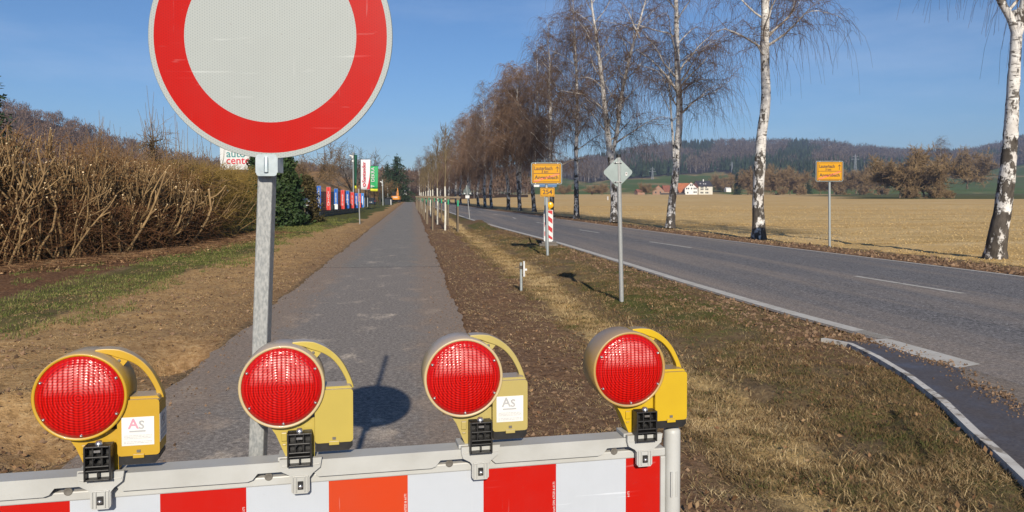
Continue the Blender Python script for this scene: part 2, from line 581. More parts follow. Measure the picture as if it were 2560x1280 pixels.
ground = me_g.build('ground', ground_material())
ca = ground.data.color_attributes.new('cover', 'FLOAT_COLOR', 'POINT')
ca.data.foreach_set('color', np.clip(np.stack([soil, green, gold, litter], -1), 0, 1).reshape(-1).astype(np.float32))
tag(ground, kind='structure')


def strip(name, ys, x0, x1, z, m, nx=2, crown=0.0):
    ys = np.asarray(ys, float); t = np.linspace(0, 1, nx)
    X = x0[:, None] * (1 - t) + x1[:, None] * t; Y = np.repeat(ys[:, None], nx, 1)
    Z = np.full_like(X, z) + crown * 4 * t * (1 - t)
    i = np.arange(len(ys) * nx).reshape(len(ys), nx)
    f = np.stack([i[:-1, :-1], i[:-1, 1:], i[1:, 1:], i[1:, :-1]], -1).reshape(-1, 4)
    o = MB().add(np.stack([X, Y, Z], -1).reshape(-1, 3), f, 0, True).build(name, m)
    return tag(o, kind='structure')


def asphalt(name, c, dusty, line_y=None, road=False):
    m, nt, b = newmat(name)
    P = N(nt, 'NewGeometry').outputs['Position']
    sx = N(nt, 'SeparateXYZ'); nt.links.new(P, sx.inputs[0])
    n1 = noise(nt, P, .8, 5, .6); n2 = noise(nt, P, 7, 5, .65); n3 = noise(nt, P, 95, 3, .8)
    n5 = noise(nt, P, 26, 4, .75)
    col = ramp(nt, math_(nt, 'ADD', math_(nt, 'MULTIPLY', n3, .45), math_(nt, 'MULTIPLY', n5, .55)), [(.36, tuple(v * .22 for v in c)), (.5, c), (.62, tuple(v * 2.3 for v in c))])
    col = mixc(nt, ramp(nt, n1, [(.4, 0), (.75, .5)]), col, tuple(v * 1.35 for v in c))
    if road:
        st = noise(nt, P, .35, 4, .6, stretch=(2.6, .10, 1))
        col = mixc(nt, ramp(nt, st, [(.46, 0), (.66, .7)]), col, dusty)
        near = ramp(nt, math_(nt, 'MULTIPLY', math_(nt, 'SUBTRACT', sx.outputs['X'], 5.2), .25), [(0, .8), (.55, 0)])
        near = math_(nt, 'MULTIPLY', near, ramp(nt, n2, [(.35, .3), (.65, 1)]))
        near = math_(nt, 'MULTIPLY', near, ramp(nt, math_(nt, 'MULTIPLY', sx.outputs['Y'], .05), [(.38, 1), (.85, .15)]))
        col = mixc(nt, near, col, dusty)
    else:
        # older, browner surface on the near side of a joint, drifts of pale dust, mud along both edges
        yj = math_(nt, 'ADD', sx.outputs['Y'], math_(nt, 'MULTIPLY', math_(nt, 'SUBTRACT', n2, .5), .25))
        old = ramp(nt, math_(nt, 'MULTIPLY', yj, .02), [(line_y * .02 - .002, 1), (line_y * .02 + .002, 0)])
        col = mixc(nt, math_(nt, 'MULTIPLY', old, .62), col, mixc(nt, n2, (.18, .152, .130), (.27, .232, .20)))
        dst = noise(nt, P, 2.2, 6, .7, stretch=(1.0, .55, 1)); dst2 = noise(nt, P, 1.1, 4, .6)
        dm_ = math_(nt, 'MULTIPLY', ramp(nt, dst, [(.54, 0), (.64, .9)]), ramp(nt, dst2, [(.42, .1), (.6, 1)]))
        dm_ = math_(nt, 'MULTIPLY', dm_, ramp(nt, math_(nt, 'MULTIPLY', sx.outputs['Y'], .03), [(.40, 1), (.75, .25)]))
        col = mixc(nt, dm_, col, dusty)
        ed = math_(nt, 'ABSOLUTE', math_(nt, 'ADD', sx.outputs['X'], .74))
        edl = math_(nt, 'ADD', ed, math_(nt, 'MULTIPLY', math_(nt, 'SUBTRACT', dst, .5), 1.5))
        col = mixc(nt, ramp(nt, edl, [(.65, 0), (1.9, .65)]), col, (.25, .185, .135))
        dj = math_(nt, 'ABSOLUTE', math_(nt, 'SUBTRACT', yj, line_y))
        col = mixc(nt, ramp(nt, dj, [(.015, .8), (.06, 0)]), col, (.02, .018, .016))
    g = math_(nt, 'ADD', math_(nt, 'MULTIPLY', n3, .5), math_(nt, 'MULTIPLY', n5, .5))
    col = mixc(nt, 1.0, col, ramp(nt, g, [(.36, .50), (.5, 1.0), (.64, 1.55)]), 'MULTIPLY')
    fl = noise(nt, P, 11, 5, .75)
    col = mixc(nt, ramp(nt, fl, [(.69, 0), (.73, .55)]), col, (.045, .036, .028))
    nt.links.new(col, b.inputs['Base Color'])
    b.inputs['Roughness'].default_value = .88; b.inputs['Specular IOR Level'].default_value = .25
    bump(nt, b, math_(nt, 'ADD', n3, math_(nt, 'MULTIPLY', n2, .6)), .6, .006)
    return m


ys = np.concatenate([np.arange(-12, 40, .12), np.arange(40, 330, 1.0)])
pl_, pr_ = path_edges(ys)
JOINT = at(950, 668).y
path = strip('path', ys, pl_, pr_, 0.0, asphalt('path_asphalt', (.165, .152, .136), (.50, .42, .33), JOINT), 9, .0)
ry_ = np.concatenate([np.arange(-14, 60, .5), np.arange(60, 330, 3.0)])
ROADM = asphalt('road_asphalt', (.118, .113, .114), (.27, .22, .18), road=True)
road = strip('road', ry_, XL(ry_) - .18, XR(ry_) + .06, 0.0, ROADM, 9, .02)
# side lane between the kerb and the carriageway, slightly lower than the road
yk = np.linspace(_ky[0], _ky[-1], 60)
side = strip('side_lane', yk, np.interp(yk, _ky, _kx), XL(yk) - .175, -.0015, asphalt('side_lane_asphalt', (.12, .105, .095), (.25, .20, .155), road=True), 4)

MARK = pmat('road_marking', (.50, .48, .44), (.40, .37, .32), 3.5, .75, .3, 80, .003, world=True, spots=((.20, .17, .14), 9, .60, .7))
# the sheet z has to follow the road's camber
def road_z(x, y):
    a, b_ = XL(y) - .18, XR(y) + .06
    t = (x - a) / (b_ - a)
    return .02 * 4 * t * (1 - t)


def marking(name, quads_):
    mb = MB()
    for q in quads_:
        V = [(x, y, float(road_z(x, y)) + .005) for x, y in q]
        mb.add(V, [(0, 1, 2, 3)])
    return tag(mb.build(name, MARK), kind='structure')


em = []
yl = np.concatenate([np.arange(9.15, 60, 1.5), np.arange(60, 320, 6)])
for a, b_ in zip(yl[:-1], yl[1:]):
    x0, x1 = float(XL(a)), float(XL(b_)); em.append(((x0 - .10, a), (x0 + .10, a), (x1 + .10, b_), (x1 - .10, b_)))
for k in range(10):                                   # raised ribs of the worn near end
    a = 8.62 + k * .055
    x0 = float(XL(a)); em.append(((x0 - .10, a), (x0 + .10, a), (x0 + .10, a + .028), (x0 - .10, a + .028)))
for a, b_ in zip(yl[:-1], yl[1:]):
    x0, x1 = float(XR(a)), float(XR(b_)); em.append(((x0 - .16, a), (x0 - .03, a), (x1 - .03, b_), (x1 - .16, b_)))
for a in np.arange(-10, 9, 1.5):
    x0 = float(XR(a)); em.append(((x0 - .16, a), (x0 - .03, a), (x0 - .03, a + 1.5), (x0 - .16, a + 1.5)))
marking('edge_lines', em)
cm = []
cl = [at(*p) for p in ((2408, 737), (2138, 693), (1728, 621), (1625, 606), (1497, 583), (1448, 575.5))]
for a, b_ in ((0, 1), (2, 3), (4, 5)):
    p, q = cl[a], cl[b_]
    if a == 0:
        m_ = p.lerp(q, .53); m2 = p.lerp(q, .545)
        for s_, e_ in ((p, m_), (m2, q)):
            cm.append(((s_.x - .06, s_.y), (s_.x + .06, s_.y), (e_.x + .06, e_.y), (e_.x - .06, e_.y)))
    else:
        cm.append(((p.x - .06, p.y), (p.x + .06, p.y), (q.x + .06, q.y), (q.x - .06, q.y)))
for k in range(14):
    y0 = cl[4].y + 11.2 * (k + 1); y1 = y0 + 3.3
    c0 = float(XL(y0) * .48 + XR(y0) * .52); c1 = float(XL(y1) * .48 + XR(y1) * .52)
    cm.append(((c0 - .06, y0), (c0 + .06, y0), (c1 + .06, y1), (c1 - .06, y1)))
y0 = cl[0].y - 9
cm.append(((9.5, y0 - 3), (9.62, y0 - 3), (9.6, y0), (9.48, y0)))
marking('centre_line', cm)
wb = [at(*p) for p in ((2395, 921), (2452, 912), (2218, 847), (2168, 852))]
marking('wide_dash', [[(p.x, p.y) for p in wb]])

# water lying along the kerb
PUD = [(2060, 852), (2120, 850), (2185, 858), (2262, 878), (2330, 905), (2372, 912), (2440, 962), (2490, 988), (2545, 1012), (2620, 1050), (2760, 1400), (2600, 1223), (2521, 1148), (2452, 1088), (2377, 1015), (2288, 950), (2207, 901), (2137, 867), (2085, 857)]
pc = [at(*p) for p in PUD]
m, nt, b = newmat('wet_asphalt')
Pn = N(nt, 'NewGeometry').outputs['Position']
nn = noise(nt, Pn, 3, 5, .6); n4 = noise(nt, Pn, 40, 4, .7)
nt.links.new(ramp(nt, n4, [(.3, (.040, .032, .030)), (.7, (.115, .098, .092))]), b.inputs['Base Color'])
nt.links.new(ramp(nt, nn, [(.35, .42), (.7, .75)]), b.inputs['Roughness'])
bump(nt, b, n4, .25, .004)
ring = []
for i, p in enumerate(pc):
    q = pc[(i + 1) % len(pc)]
    for t in np.linspace(0, 1, 7)[:-1]:
        v = p.lerp(q, t); k = (vnoise([v.x * 5], [v.y * 5], 77)[0] - .5) * (.16 if i < 9 else 0)
        ring.append((v.x + k, v.y + k * .5, 0))
cx_ = sum(v[0] for v in ring) / len(ring); cy_ = sum(v[1] for v in ring) / len(ring)
def side_z(x, y): return .004 if x < XL(y) - .17 else float(road_z(x, y)) + .004
V = [(x, y, max(side_z(x, y), .0)) for x, y, _ in ring]
tag(MB().add(V, [tuple(range(len(V)))[::-1]]).build('puddle', m), kind='structure')

# concrete kerb stones of the side lane
KM = pmat('kerb_concrete', (.58, .56, .52), (.44, .41, .37), 5, .85, .35, 60, .004, world=True, spots=((.13, .10, .07), 7, .55, .8))
mb = MB()
kp = [Vector((p.x, p.y, 0)) for p in KERB]
samp = []
for p, q in zip(kp[:-1], kp[1:]):
    n = max(1, int((q - p).length / .05))
    samp += [p.lerp(q, k / n) for k in range(n)]
samp.append(kp[-1])
acc = 0; cur = [samp[0]]
stones = []
for a, b_ in zip(samp[:-1], samp[1:]):
    cur.append(b_); acc += (b_ - a).length
    if acc > .95: stones.append(cur); cur = [b_]; acc = 0
stones.append(cur)
for st in stones:
    n = len(st)
    if n < 2: continue
    Vs = []
    for i, p in enumerate(st):
        t = (st[min(i + 1, n - 1)] - st[max(i - 1, 0)]).normalized(); nrm = Vector((-t.y, t.x, 0))
        if nrm.x > 0: nrm = -nrm
        off = .004 if i == 0 else (-.004 if i == n - 1 else 0)
        q = p + t * off
        for (d, z) in ((0, -.1), (.0, .035), (.012, .046), (.078, .048), (.085, -.1)):
            r_ = q + nrm * d; Vs.append((r_.x, r_.y, z))
    Fc = []
    for i in range(n - 1):
        for j in range(4): Fc.append((i * 5 + j, i * 5 + j + 1, i * 5 + 5 + j + 1, i * 5 + 5 + j))
    Fc += [tuple(range(5)), tuple(range((n - 1) * 5, n * 5))[::-1]]
    mb.add(Vs, Fc)
tag(mb.build('kerb', KM), kind='structure')

# ------------------------------------------------------------------ hills and the woods that cover them
def hill(name, pxs, ridge, base, z0, z1, bound, seed, tree_px, forest_c, meadow, nz=46):
    """terrain between two distances whose skyline (less the trees on it) follows the ridge"""
    px = np.linspace(pxs[0], pxs[1], int((pxs[1] - pxs[0]) / 9)); s = np.linspace(0, 1, nz)
    PX, S = np.meshgrid(px, s)
    rp = np.interp(PX, *zip(*ridge)) + tree_px
    bp = np.interp(PX, *zip(*base))
    g = S * (1.35 - .35 * S)
    PY = bp - (bp - rp) * g + (fbm(PX * .012, S * 5, seed, 3) - .5) * 10 * S * (1 - S) * 4
    Z = z0 + (z1 - z0) * S
    sl = math.sin(YAW); cl_ = math.cos(YAW)
    u = (PX - 1280) / F * Z
    X = u * cl_ + Z * sl; Y = -u * sl + Z * cl_
    H = CH + (490 - PY) / F * Z
    H[-1] -= 0
    # a far side falling away so that the hill is a solid body
    Xb, Yb = X[-1] * 1.25, Y[-1] * 1.25
    X = np.vstack([X, Xb]); Y = np.vstack([Y, Yb]); H = np.vstack([H, H[-1] * .6 - 5])
    H[0] -= 4
    i = np.arange(X.size).reshape(X.shape)
    f = np.stack([i[:-1, :-1], i[:-1, 1:], i[1:, 1:], i[1:, :-1]], -1).reshape(-1, 4)
    m, nt, b = newmat(name + '_ground')
    P = N(nt, 'NewGeometry').outputs['Position']
    at_ = N(nt, 'Attribute', attribute_name='wood')
    nf = noise(nt, P, .05, 5, .6); nm = noise(nt, P, .012, 3, .5, stretch=(1, .6, 1))
    c1 = ramp(nt, nm, meadow)
    c2 = ramp(nt, nf, [(.3, tuple(v * .6 for v in forest_c)), (.7, forest_c)])
    nt.links.new(mixc(nt, at_.outputs['Fac'], c1, c2), b.inputs['Base Color'])
    b.inputs['Roughness'].default_value = 1; b.inputs['Specular IOR Level'].default_value = 0
    o = MB().add(np.stack([X, Y, H], -1).reshape(-1, 3), f, 0, True).build(name, m)
    bd = np.interp(PX, *zip(*bound)) + (fbm(PX * .02, S * 3, seed + 5) - .5) * 14
    wood = np.vstack([(PY < bd) * 1.0, np.ones((1, len(px)))])
    ca = o.data.color_attributes.new('wood', 'FLOAT_COLOR', 'POINT')
    ca.data.foreach_set('color', np.repeat(wood.reshape(-1, 1), 4, 1).reshape(-1).astype(np.float32))
    tag(o, kind='structure')
    return dict(px=px, s=s, X=X[:-1], Y=Y[:-1], H=H[:-1], PX=PX, PY=PY, wood=wood[:-1], Z=Z)


def grid_pick(rng, h, n):
    """random places on the wooded part of a hill, even over its ground"""
    ny_, nx_ = h['X'].shape
    j = rng.uniform(0, nx_ - 1.001, n * 3)
    i = rng.uniform(0, ny_ - 1.001, n * 3)
    keep = rng.uniform(0, 1, n * 3) < (h['Z'][i.astype(int), 0] / h['Z'].max())
    i, j = i[keep], j[keep]
    ii, jj = i.astype(int), j.astype(int)
    keep = h['wood'][ii, jj] > .5
    i, j, ii, jj = i[keep][:n], j[keep][:n], ii[keep][:n], jj[keep][:n]
    a, b_ = i - ii, j - jj
    def bl(A): return (A[ii, jj] * (1 - b_) + A[ii, jj + 1] * b_) * (1 - a) + (A[ii + 1, jj] * (1 - b_) + A[ii + 1, jj + 1] * b_) * a
    return bl(h['X']), bl(h['Y']), bl(h['H']), bl(h['PX']), bl(h['PY'])


def far_conifers(rng, x, y, z, ht, tiers=5):
    """little spruces: stacked ragged skirts"""
    Vs, Fs = [], []; n0 = 0
    n = 7
    for k in range(tiers):
        f0, f1 = k / tiers * .82 + .12, min(1.0, k / tiers * .82 + .42)
        rr = ht * .19 * (1 - k / tiers * .86)
        a = rng.uniform(0, 6.28, len(x))[:, None] + np.arange(n)[None] * 2 * math.pi / n
        jag = rng.uniform(.6, 1.15, a.shape)
        ring = np.stack([x[:, None] + rr[:, None] * jag * np.cos(a), y[:, None] + rr[:, None] * jag * np.sin(a), (z + ht * f0)[:, None] - rng.uniform(0, .06, a.shape) * ht[:, None]], -1)
        top = np.stack([x, y, z + ht * f1], -1)[:, None]
        V = np.concatenate([ring, top], 1)
        b0 = np.arange(len(x))[:, None] * (n + 1)
        j = np.arange(n)[None]
        f = np.stack([b0 + j, b0 + (j + 1) % n, b0 + n + 0 * j], -1).reshape(-1, 3)
        Vs.append(V.reshape(-1, 3)); Fs.append(f + n0); n0 += V.shape[0] * V.shape[1]
    return np.concatenate(Vs), np.concatenate(Fs)


def far_bare(rng, x, y, z, ht, k=24, wid=.30, sz=.22):
    """leafless trees seen far off: upward sprays of twigs spread through a rounded crown, on a stem"""
    m = len(x)
    u = rng.normal(size=(m, k, 3)); u /= np.linalg.norm(u, axis=2, keepdims=True)
    rad = rng.uniform(.25, 1, (m, k, 1)) ** .5
    c = u * rad
    P = np.empty((m, k, 3))
    P[..., 0] = x[:, None] + c[..., 0] * ht[:, None] * wid
    P[..., 1] = y[:, None] + c[..., 1] * ht[:, None] * wid
    P[..., 2] = z[:, None] + ht[:, None] * (.55 + c[..., 2] * .36)
    V, f = shards(rng, P.reshape(-1, 3), np.repeat(ht, k) * sz * rng.uniform(.7, 1.3, m * k), 1.6, .22)
    stem = np.stack([np.stack([x, y, z - 1], -1), np.stack([x, y, z + ht * .7], -1)], 1)
    V2, f2 = strands(stem, np.stack([ht * .013, ht * .006], 1), 3)
    return V, f, V2, f2


FOREST_BARE = pmat('bare_wood_twigs', (.115, .090, .070), (.080, .066, .058), .02, .95, world=True, island=True, spec=.1)
FOREST_STEM = pmat('bare_wood_stems', (.22, .20, .19), (.12, .11, .10), .03, .95, world=True, spec=.1)
FOREST_CON = pmat('spruce_wood', (.020, .036, .020), (.034, .046, .026), .02, .95, world=True, island=True, spec=.1)

MEADOW = [(.36, (.095, .115, .045)), (.48, (.075, .12, .035)), (.56, (.10, .13, .05)), (.60, (.27, .20, .10)), (.68, (.085, .12, .04))]
RIDGE_R = [(900, 440), (1050, 432), (1150, 440), (1250, 425), (1350, 412), (1450, 398), (1520, 383), (1600, 365), (1700, 357), (1800, 352), (1900, 350), (2000, 352), (2060, 352),
           (2130, 364), (2200, 370), (2290, 378), (2380, 378), (2440, 372), (2500, 357), (2560, 342), (2750, 320), (3200, 330)]
BASE_R = [(900, 486), (3200, 484)]
BOUND_R = [(900, 488), (1090, 484), (1160, 472), (1200, 462), (1300, 440), (1400, 446), (1480, 456), (1560, 448), (1650, 441), (1760, 431), (1850, 440), (1950, 452), (2100, 448), (2200, 430), (2240, 426), (2300, 436), (2380, 444), (2440, 428), (2560, 412), (3200, 400)]
rng = np.random.default_rng(5)
HR = hill('hills', (900, 3200), RIDGE_R, BASE_R, 640, 2050, BOUND_R, 101, 11, (.062, .052, .045), MEADOW)
x, y, z, px_, py_ = grid_pick(rng, HR, 9500)
con = fbm(px_ * .012, py_ * .045, 202, 3) + (np.interp(px_, [1500, 1900, 2500], [.06, .02, .04])) + np.interp(py_, [352, 385, 410], [.10, .0, -.03])
isc = con + rng.uniform(-.05, .05, len(x)) > .55
ht = rng.uniform(15, 23, len(x))
V, f = far_conifers(rng, x[isc], y[isc], z[isc] - 1, ht[isc] * 1.1)
tag(MB().add(V, f).build('conifer_wood', FOREST_CON), 'dark conifer stands on the long wooded hill beyond the farm', 'wood', kind='stuff')
d = ~isc
V, f, V2, f2 = far_bare(rng, x[d], y[d], z[d], ht[d], 26, .34, .26)
tag(MB().add(V, f).add(V2, f2, 1).build('bare_wood', [FOREST_BARE, FOREST_STEM]), 'grey brown leafless wood covering the long hill beyond the farm', 'wood', kind='stuff')
# a few big conifers standing above the skyline
for (ppx, ppy) in ((2143, 345), (2065, 350), (2450, 362), (2462, 356), (2520, 348), (1950, 346)):
    pass

RIDGE_L = [(-700, 200), (-300, 215), (0, 248), (60, 256), (100, 268), (200, 300), (300, 338), (400, 370), (500, 392), (640, 408), (760, 412), (830, 420), (860, 426), (960, 432), (1060, 436), (1200, 452), (1320, 462)]
BASE_L = [(-700, 478), (1320, 487)]
HL = hill('wooded_hill', (-700, 1320), RIDGE_L, BASE_L, 330, 620, [(-700, 482), (1320, 492)], 303, 30, (.075, .05, .035), MEADOW, 26)
x, y, z, px_, py_ = grid_pick(rng, HL, 1500)
ht = rng.uniform(9, 14, len(x))
V, f, V2, f2 = far_bare(rng, x, y, z - .5, ht, 90, .36, .17)
BARE_L = pmat('near_wood_twigs', (.155, .100, .068), (.098, .070, .055), .04, .95, world=True, island=True, spec=.1)
tag(MB().add(V, f).add(V2, f2, 1).build('hillside_wood', [BARE_L, FOREST_STEM]), 'brown leafless wood on the slope behind the hedge', 'wood', kind='stuff')

# bare orange earth bank behind the dealer's fence
bp = [(640, 455), (700, 442), (760, 432), (810, 428), (850, 432), (885, 446), (930, 462), (975, 474), (1015, 486), (1060, 489)]
mb = MB(); rows = []
pxs = np.linspace(560, 980, 90)
tp = np.interp(pxs, *zip(*bp))
for s_ in np.linspace(0, 1, 16):
    zz = np.interp(pxs, [560, 800, 905, 975], [100, 112, 175, 250]) + 93 * s_
    py = 489 - (489 - tp) * np.sin(s_ * math.pi / 2) + (fbm(pxs * .05, pxs * 0 + s_ * 7, 88) - .5) * 4 * s_
    u = (pxs - 1280) / F * zz
    rows.append(np.stack([u * math.cos(YAW) + zz * math.sin(YAW), -u * math.sin(YAW) + zz * math.cos(YAW), CH + (490 - py) / F * zz - (2.5 if s_ == 0 else 0)], -1))
rows.append(rows[-1] * np.array([1.15, 1.15, .1]))
G = np.stack(rows); i = np.arange(G.shape[0] * G.shape[1]).reshape(G.shape[:2])
f = np.stack([i[:-1, :-1], i[:-1, 1:], i[1:, 1:], i[1:, :-1]], -1).reshape(-1, 4)
BANK = pmat('bank_earth', (.36, .20, .085), (.17, .115, .06), .12, .95, .6, 1.2, .3, world=True, lo=.4, hi=.62, spec=.1)
tag(MB().add(G.reshape(-1, 3), f, 0, True).build('earth_bank', BANK), kind='structure')

# ------------------------------------------------------------------ birches
def birch_bark():
    m, nt, b = newmat('birch_bark')
    tc = N(nt, 'TexCoord').outputs['Object']
    sx = N(nt, 'SeparateXYZ'); nt.links.new(tc, sx.inputs[0])
    n1 = noise(nt, tc, 2.2, 5, .65, stretch=(1, 1, 2.6)); n2 = noise(nt, tc, 3.2, 5, .7, stretch=(1, 1, .55)); n3 = noise(nt, tc, 5.0, 4, .6, stretch=(1, 1, 6))
    white = ramp(nt, noise(nt, tc, 5, 4), [(.3, (.46, .43, .40)), (.7, (.70, .68, .65))])
    dark = ramp(nt, noise(nt, tc, 9, 5, .7, stretch=(1, 1, .4)), [(.3, (.028, .024, .021)), (.7, (.115, .098, .082))])
    hz = ramp(nt, math_(nt, 'MULTIPLY', sx.outputs['Z'], .1), [(.0, .175), (.15, .12), (.35, .06), (.75, .02)])
    rough = ramp(nt, math_(nt, 'ADD', n2, hz), [(.58, 0), (.62, 1)])
    lent = ramp(nt, n3, [(.60, 0), (.64, .85)])
    scar = ramp(nt, n1, [(.60, 0), (.63, .9)])
    fac = math_(nt, 'MAXIMUM', math_(nt, 'MAXIMUM', rough, lent), scar)
    nt.links.new(mixc(nt, fac, white, dark), b.inputs['Base Color'])
    b.inputs['Roughness'].default_value = .8; b.inputs['Specular IOR Level'].default_value = .2
    bump(nt, b, math_(nt, 'ADD', fac, n2), .6, .02)
    return m


BIRCH = birch_bark()
LIMB = pmat('pale_limb_bark', (.58, .54, .49), (.22, .18, .15), 3, .85, world=True, lo=.42, hi=.6, spec=.2)
TWIG = pmat('birch_twigs', (.165, .108, .078), (.10, .068, .052), 1.5, .8, world=True, spec=.2)
TWIG_BR = pmat('bare_twigs', (.25, .165, .085), (.16, .105, .058), 1.2, .85, world=True, spec=.2)
TWIG_RD = pmat('reddish_twigs', (.235, .148, .098), (.155, .10, .07), 1.2, .85, world=True, spec=.2)


def unit(v):
    return v / (np.linalg.norm(v) + 1e-9)


def resample(P, k):
    P = np.asarray(P, float); d = np.r_[0, np.cumsum(np.linalg.norm(np.diff(P, axis=0), axis=1))]
    t = np.linspace(0, d[-1], k)
    # smooth interpolation through the given points
    out = np.stack([np.interp(t, d, P[:, a]) for a in range(3)], 1)
    for _ in range(2):
        out[1:-1] = out[1:-1] * .5 + (out[:-2] + out[2:]) * .25
    return out


def crown_on(rng, stems, h0, H, lmax, nl, hang, mb, tw_r=.006, dens=7.0, droop=.5, spec_limbs=()):
    """limbs, side branches and hanging twigs on stems [(pts, radii)]; mats 0 limb 1 twig"""
    limbs = []
    for P, rad in stems:
        zs = P[:, 2]
        for i in range(nl):
            h = h0 + (H * .97 - h0) * ((i + rng.uniform(0, 1)) / nl) ** .9
            if h < zs[0] or h > zs[-1]: continue
            p = np.array([np.interp(h, zs, P[:, a]) for a in range(3)]); r0 = float(np.interp(h, zs, rad))
            az = i * 2.399 + rng.uniform(-.5, .5)
            f = (h - h0) / (H - h0)
            L = lmax * (1 - f) ** .65 * rng.uniform(.65, 1.1) + .9
            d = unit(np.array([math.cos(az), math.sin(az), rng.uniform(.7, 1.5)]))
            limbs.append((p, d, L, max(.016, min(r0 * .5, .012 + L * .011))))
    for p, d, L, r in spec_limbs:
        limbs.append((np.asarray(p, float), unit(np.asarray(d, float)), L, r))
    K = 7
    LP = []; LR = []; secs = []
    for p, d, L, r in limbs:
        pts = [p]; dd = d.copy()
        for k in range(K - 1):
            dd = unit(dd + rng.normal(size=3) * .13 + np.array([0, 0, -.02 - .10 * droop * k / K]))
            pts.append(pts[-1] + dd * L / (K - 1))
        pts = np.array(pts); LP.append(pts); LR.append(np.linspace(r, .006, K))
        for j in range(max(2, int(L * 2.4))):
            t = rng.uniform(.22, 1) * (K - 1.01); i0 = int(t); q = pts[i0] + (pts[i0 + 1] - pts[i0]) * (t - i0)
            ax = unit(pts[i0 + 1] - pts[i0]); n = unit(np.cross(ax, rng.normal(size=3)))
            secs.append((q, unit(ax * rng.uniform(.5, 1) + n * rng.uniform(.5, 1.0)), L * rng.uniform(.2, .5) * (1.15 - t / K * .6)))
    LP = np.array(LP); V, f = strands(LP, LR, 5); mb.add(V, f, 0, True)
    SP = []; K2 = 5
    for q, d, L in secs:
        pts = [q]; dd = d.copy()
        for k in range(K2 - 1):
            dd = unit(dd + rng.normal(size=3) * .2 + np.array([0, 0, -.05 - .16 * droop]))
            pts.append(pts[-1] + dd * L / (K2 - 1))
        SP.append(np.array(pts))
    SP = np.array(SP); V, f = strands(SP, np.tile(np.linspace(tw_r * 1.9, tw_r * 1.1, K2), (len(SP), 1)), 3); mb.add(V, f, 1, True)
    # twigs
    src = []; 
    for pts, lim in zip(LP, limbs):
        n = int(lim[2] * dens)
        t = rng.uniform(1.2, K - 1.01, n); i0 = t.astype(int); src.append(pts[i0] + (pts[i0 + 1] - pts[i0]) * (t - i0)[:, None])
    for pts, se in zip(SP, secs):
        n = max(2, int(se[2] * dens * 2.2))
        t = rng.uniform(.4, K2 - 1.01, n); i0 = t.astype(int); src.append(pts[i0] + (pts[i0 + 1] - pts[i0]) * (t - i0)[:, None])
    S = np.concatenate(src); n = len(S)
    D = rng.normal(size=(n, 3)); D[:, 2] = np.abs(D[:, 2]) * .5; D /= np.linalg.norm(D, axis=1, keepdims=True)
    L = rng.uniform(.35, 1.0, n) + (rng.uniform(0, 1, n) < hang) * rng.uniform(.4, 2.6, n)
    pull = np.where(L > 1.05, .55, .16 + .2 * droop)
    K3 = 5; pts = [S]; dd = D
    for k in range(K3 - 1):
        dd = dd + rng.normal(size=(n, 3)) * .16; dd[:, 2] -= pull * (1 + .5 * k); dd /= np.linalg.norm(dd, axis=1, keepdims=True)
        pts.append(pts[-1] + dd * (L / (K3 - 1))[:, None])
    PP = np.stack(pts, 1)
    V, f = strands(PP, np.tile(np.linspace(tw_r, tw_r * .6, K3), (n, 1)), 3); mb.add(V, f, 1, True)


def trunk_mesh(rng, P, rad, flare=True, n=14, taper=True):
    P = resample(P, 44)
    t = np.linspace(0, 1, len(P)); r = np.interp(t, np.linspace(0, 1, len(rad)), rad)
    if taper: r = r * (1 - .88 * t ** 3)
    if flare:
        h = P[:, 2] - P[0, 2]; r = r * (1 + .35 * np.exp(-h / .25))
    V, f = strands(P[None], r[None], n)
    q = V.reshape(len(P), n, 3); c = P[:, None, :]
    q = c + (q - c) * (1 + (rng.uniform(-1, 1, (len(P), n, 1)) * .06) + (rng.uniform(0, 1, (len(P), 1, 1)) > .93) * .08)
    return q.reshape(-1, 3), f, P, r


def birch(seed, base, px_stems, zc, H, label, r0, h0=4.5, lmax=3.2, nl=34, hang=.35, tw_r=.006, dens=7.0, droop=.5, limbs_px=()):
    """stems given as pixel polylines at the depth of the tree; the part above the picture goes on to height H"""
    rng = np.random.default_rng(seed)
    bx, by = base
    bz = float(gz(bx, by)) - .06
    root = thing('birch_tree', label, 'tree', (bx, by, bz), group='birches along the far side of the road')
    tm = MB(); stems = []
    for k, (pl, ra, top) in enumerate(px_stems):
        pts = []
        for i, (qx, qy) in enumerate(pl):
            p = atd(qx, qy, zc); pts.append(np.array([p.x - bx, p.y - by, p.z - bz]))
        if k == 0: pts[0] = np.array([0, 0, 0.0])
        d = unit(pts[-1] - pts[-2]); d = unit(d * .6 + np.array([0, 0, .6]))
        while pts[-1][2] < top:
            d = unit(d + rng.normal(size=3) * .06 + np.array([0, 0, .05])); pts.append(pts[-1] + d * min(1.5, top - pts[-1][2] + .05))
        V, f, P, r = trunk_mesh(rng, pts, ra, k == 0, 14, top > 11)
        tm.add(V, f, 0, True); stems.append((P, r))
    tm.build('trunk', BIRCH, root)
    sp = []
    for (qx, qy, ex, ey, dz, L, r) in limbs_px:
        p = atd(qx, qy, zc); e = atd(ex, ey, zc + dz); v = np.array(e - p)
        sp.append((np.array([p.x - bx, p.y - by, p.z - bz]), v, np.linalg.norm(v) if L is None else L, r))
    mb = MB()
    crown_on(rng, stems, h0, H, lmax, nl, hang, mb, tw_r, dens, droop, sp)
    mb.build('crown', [LIMB, TWIG], root)
    return root


def gp(px, py):
    p = at(px, py)
    return (p.x, p.y)


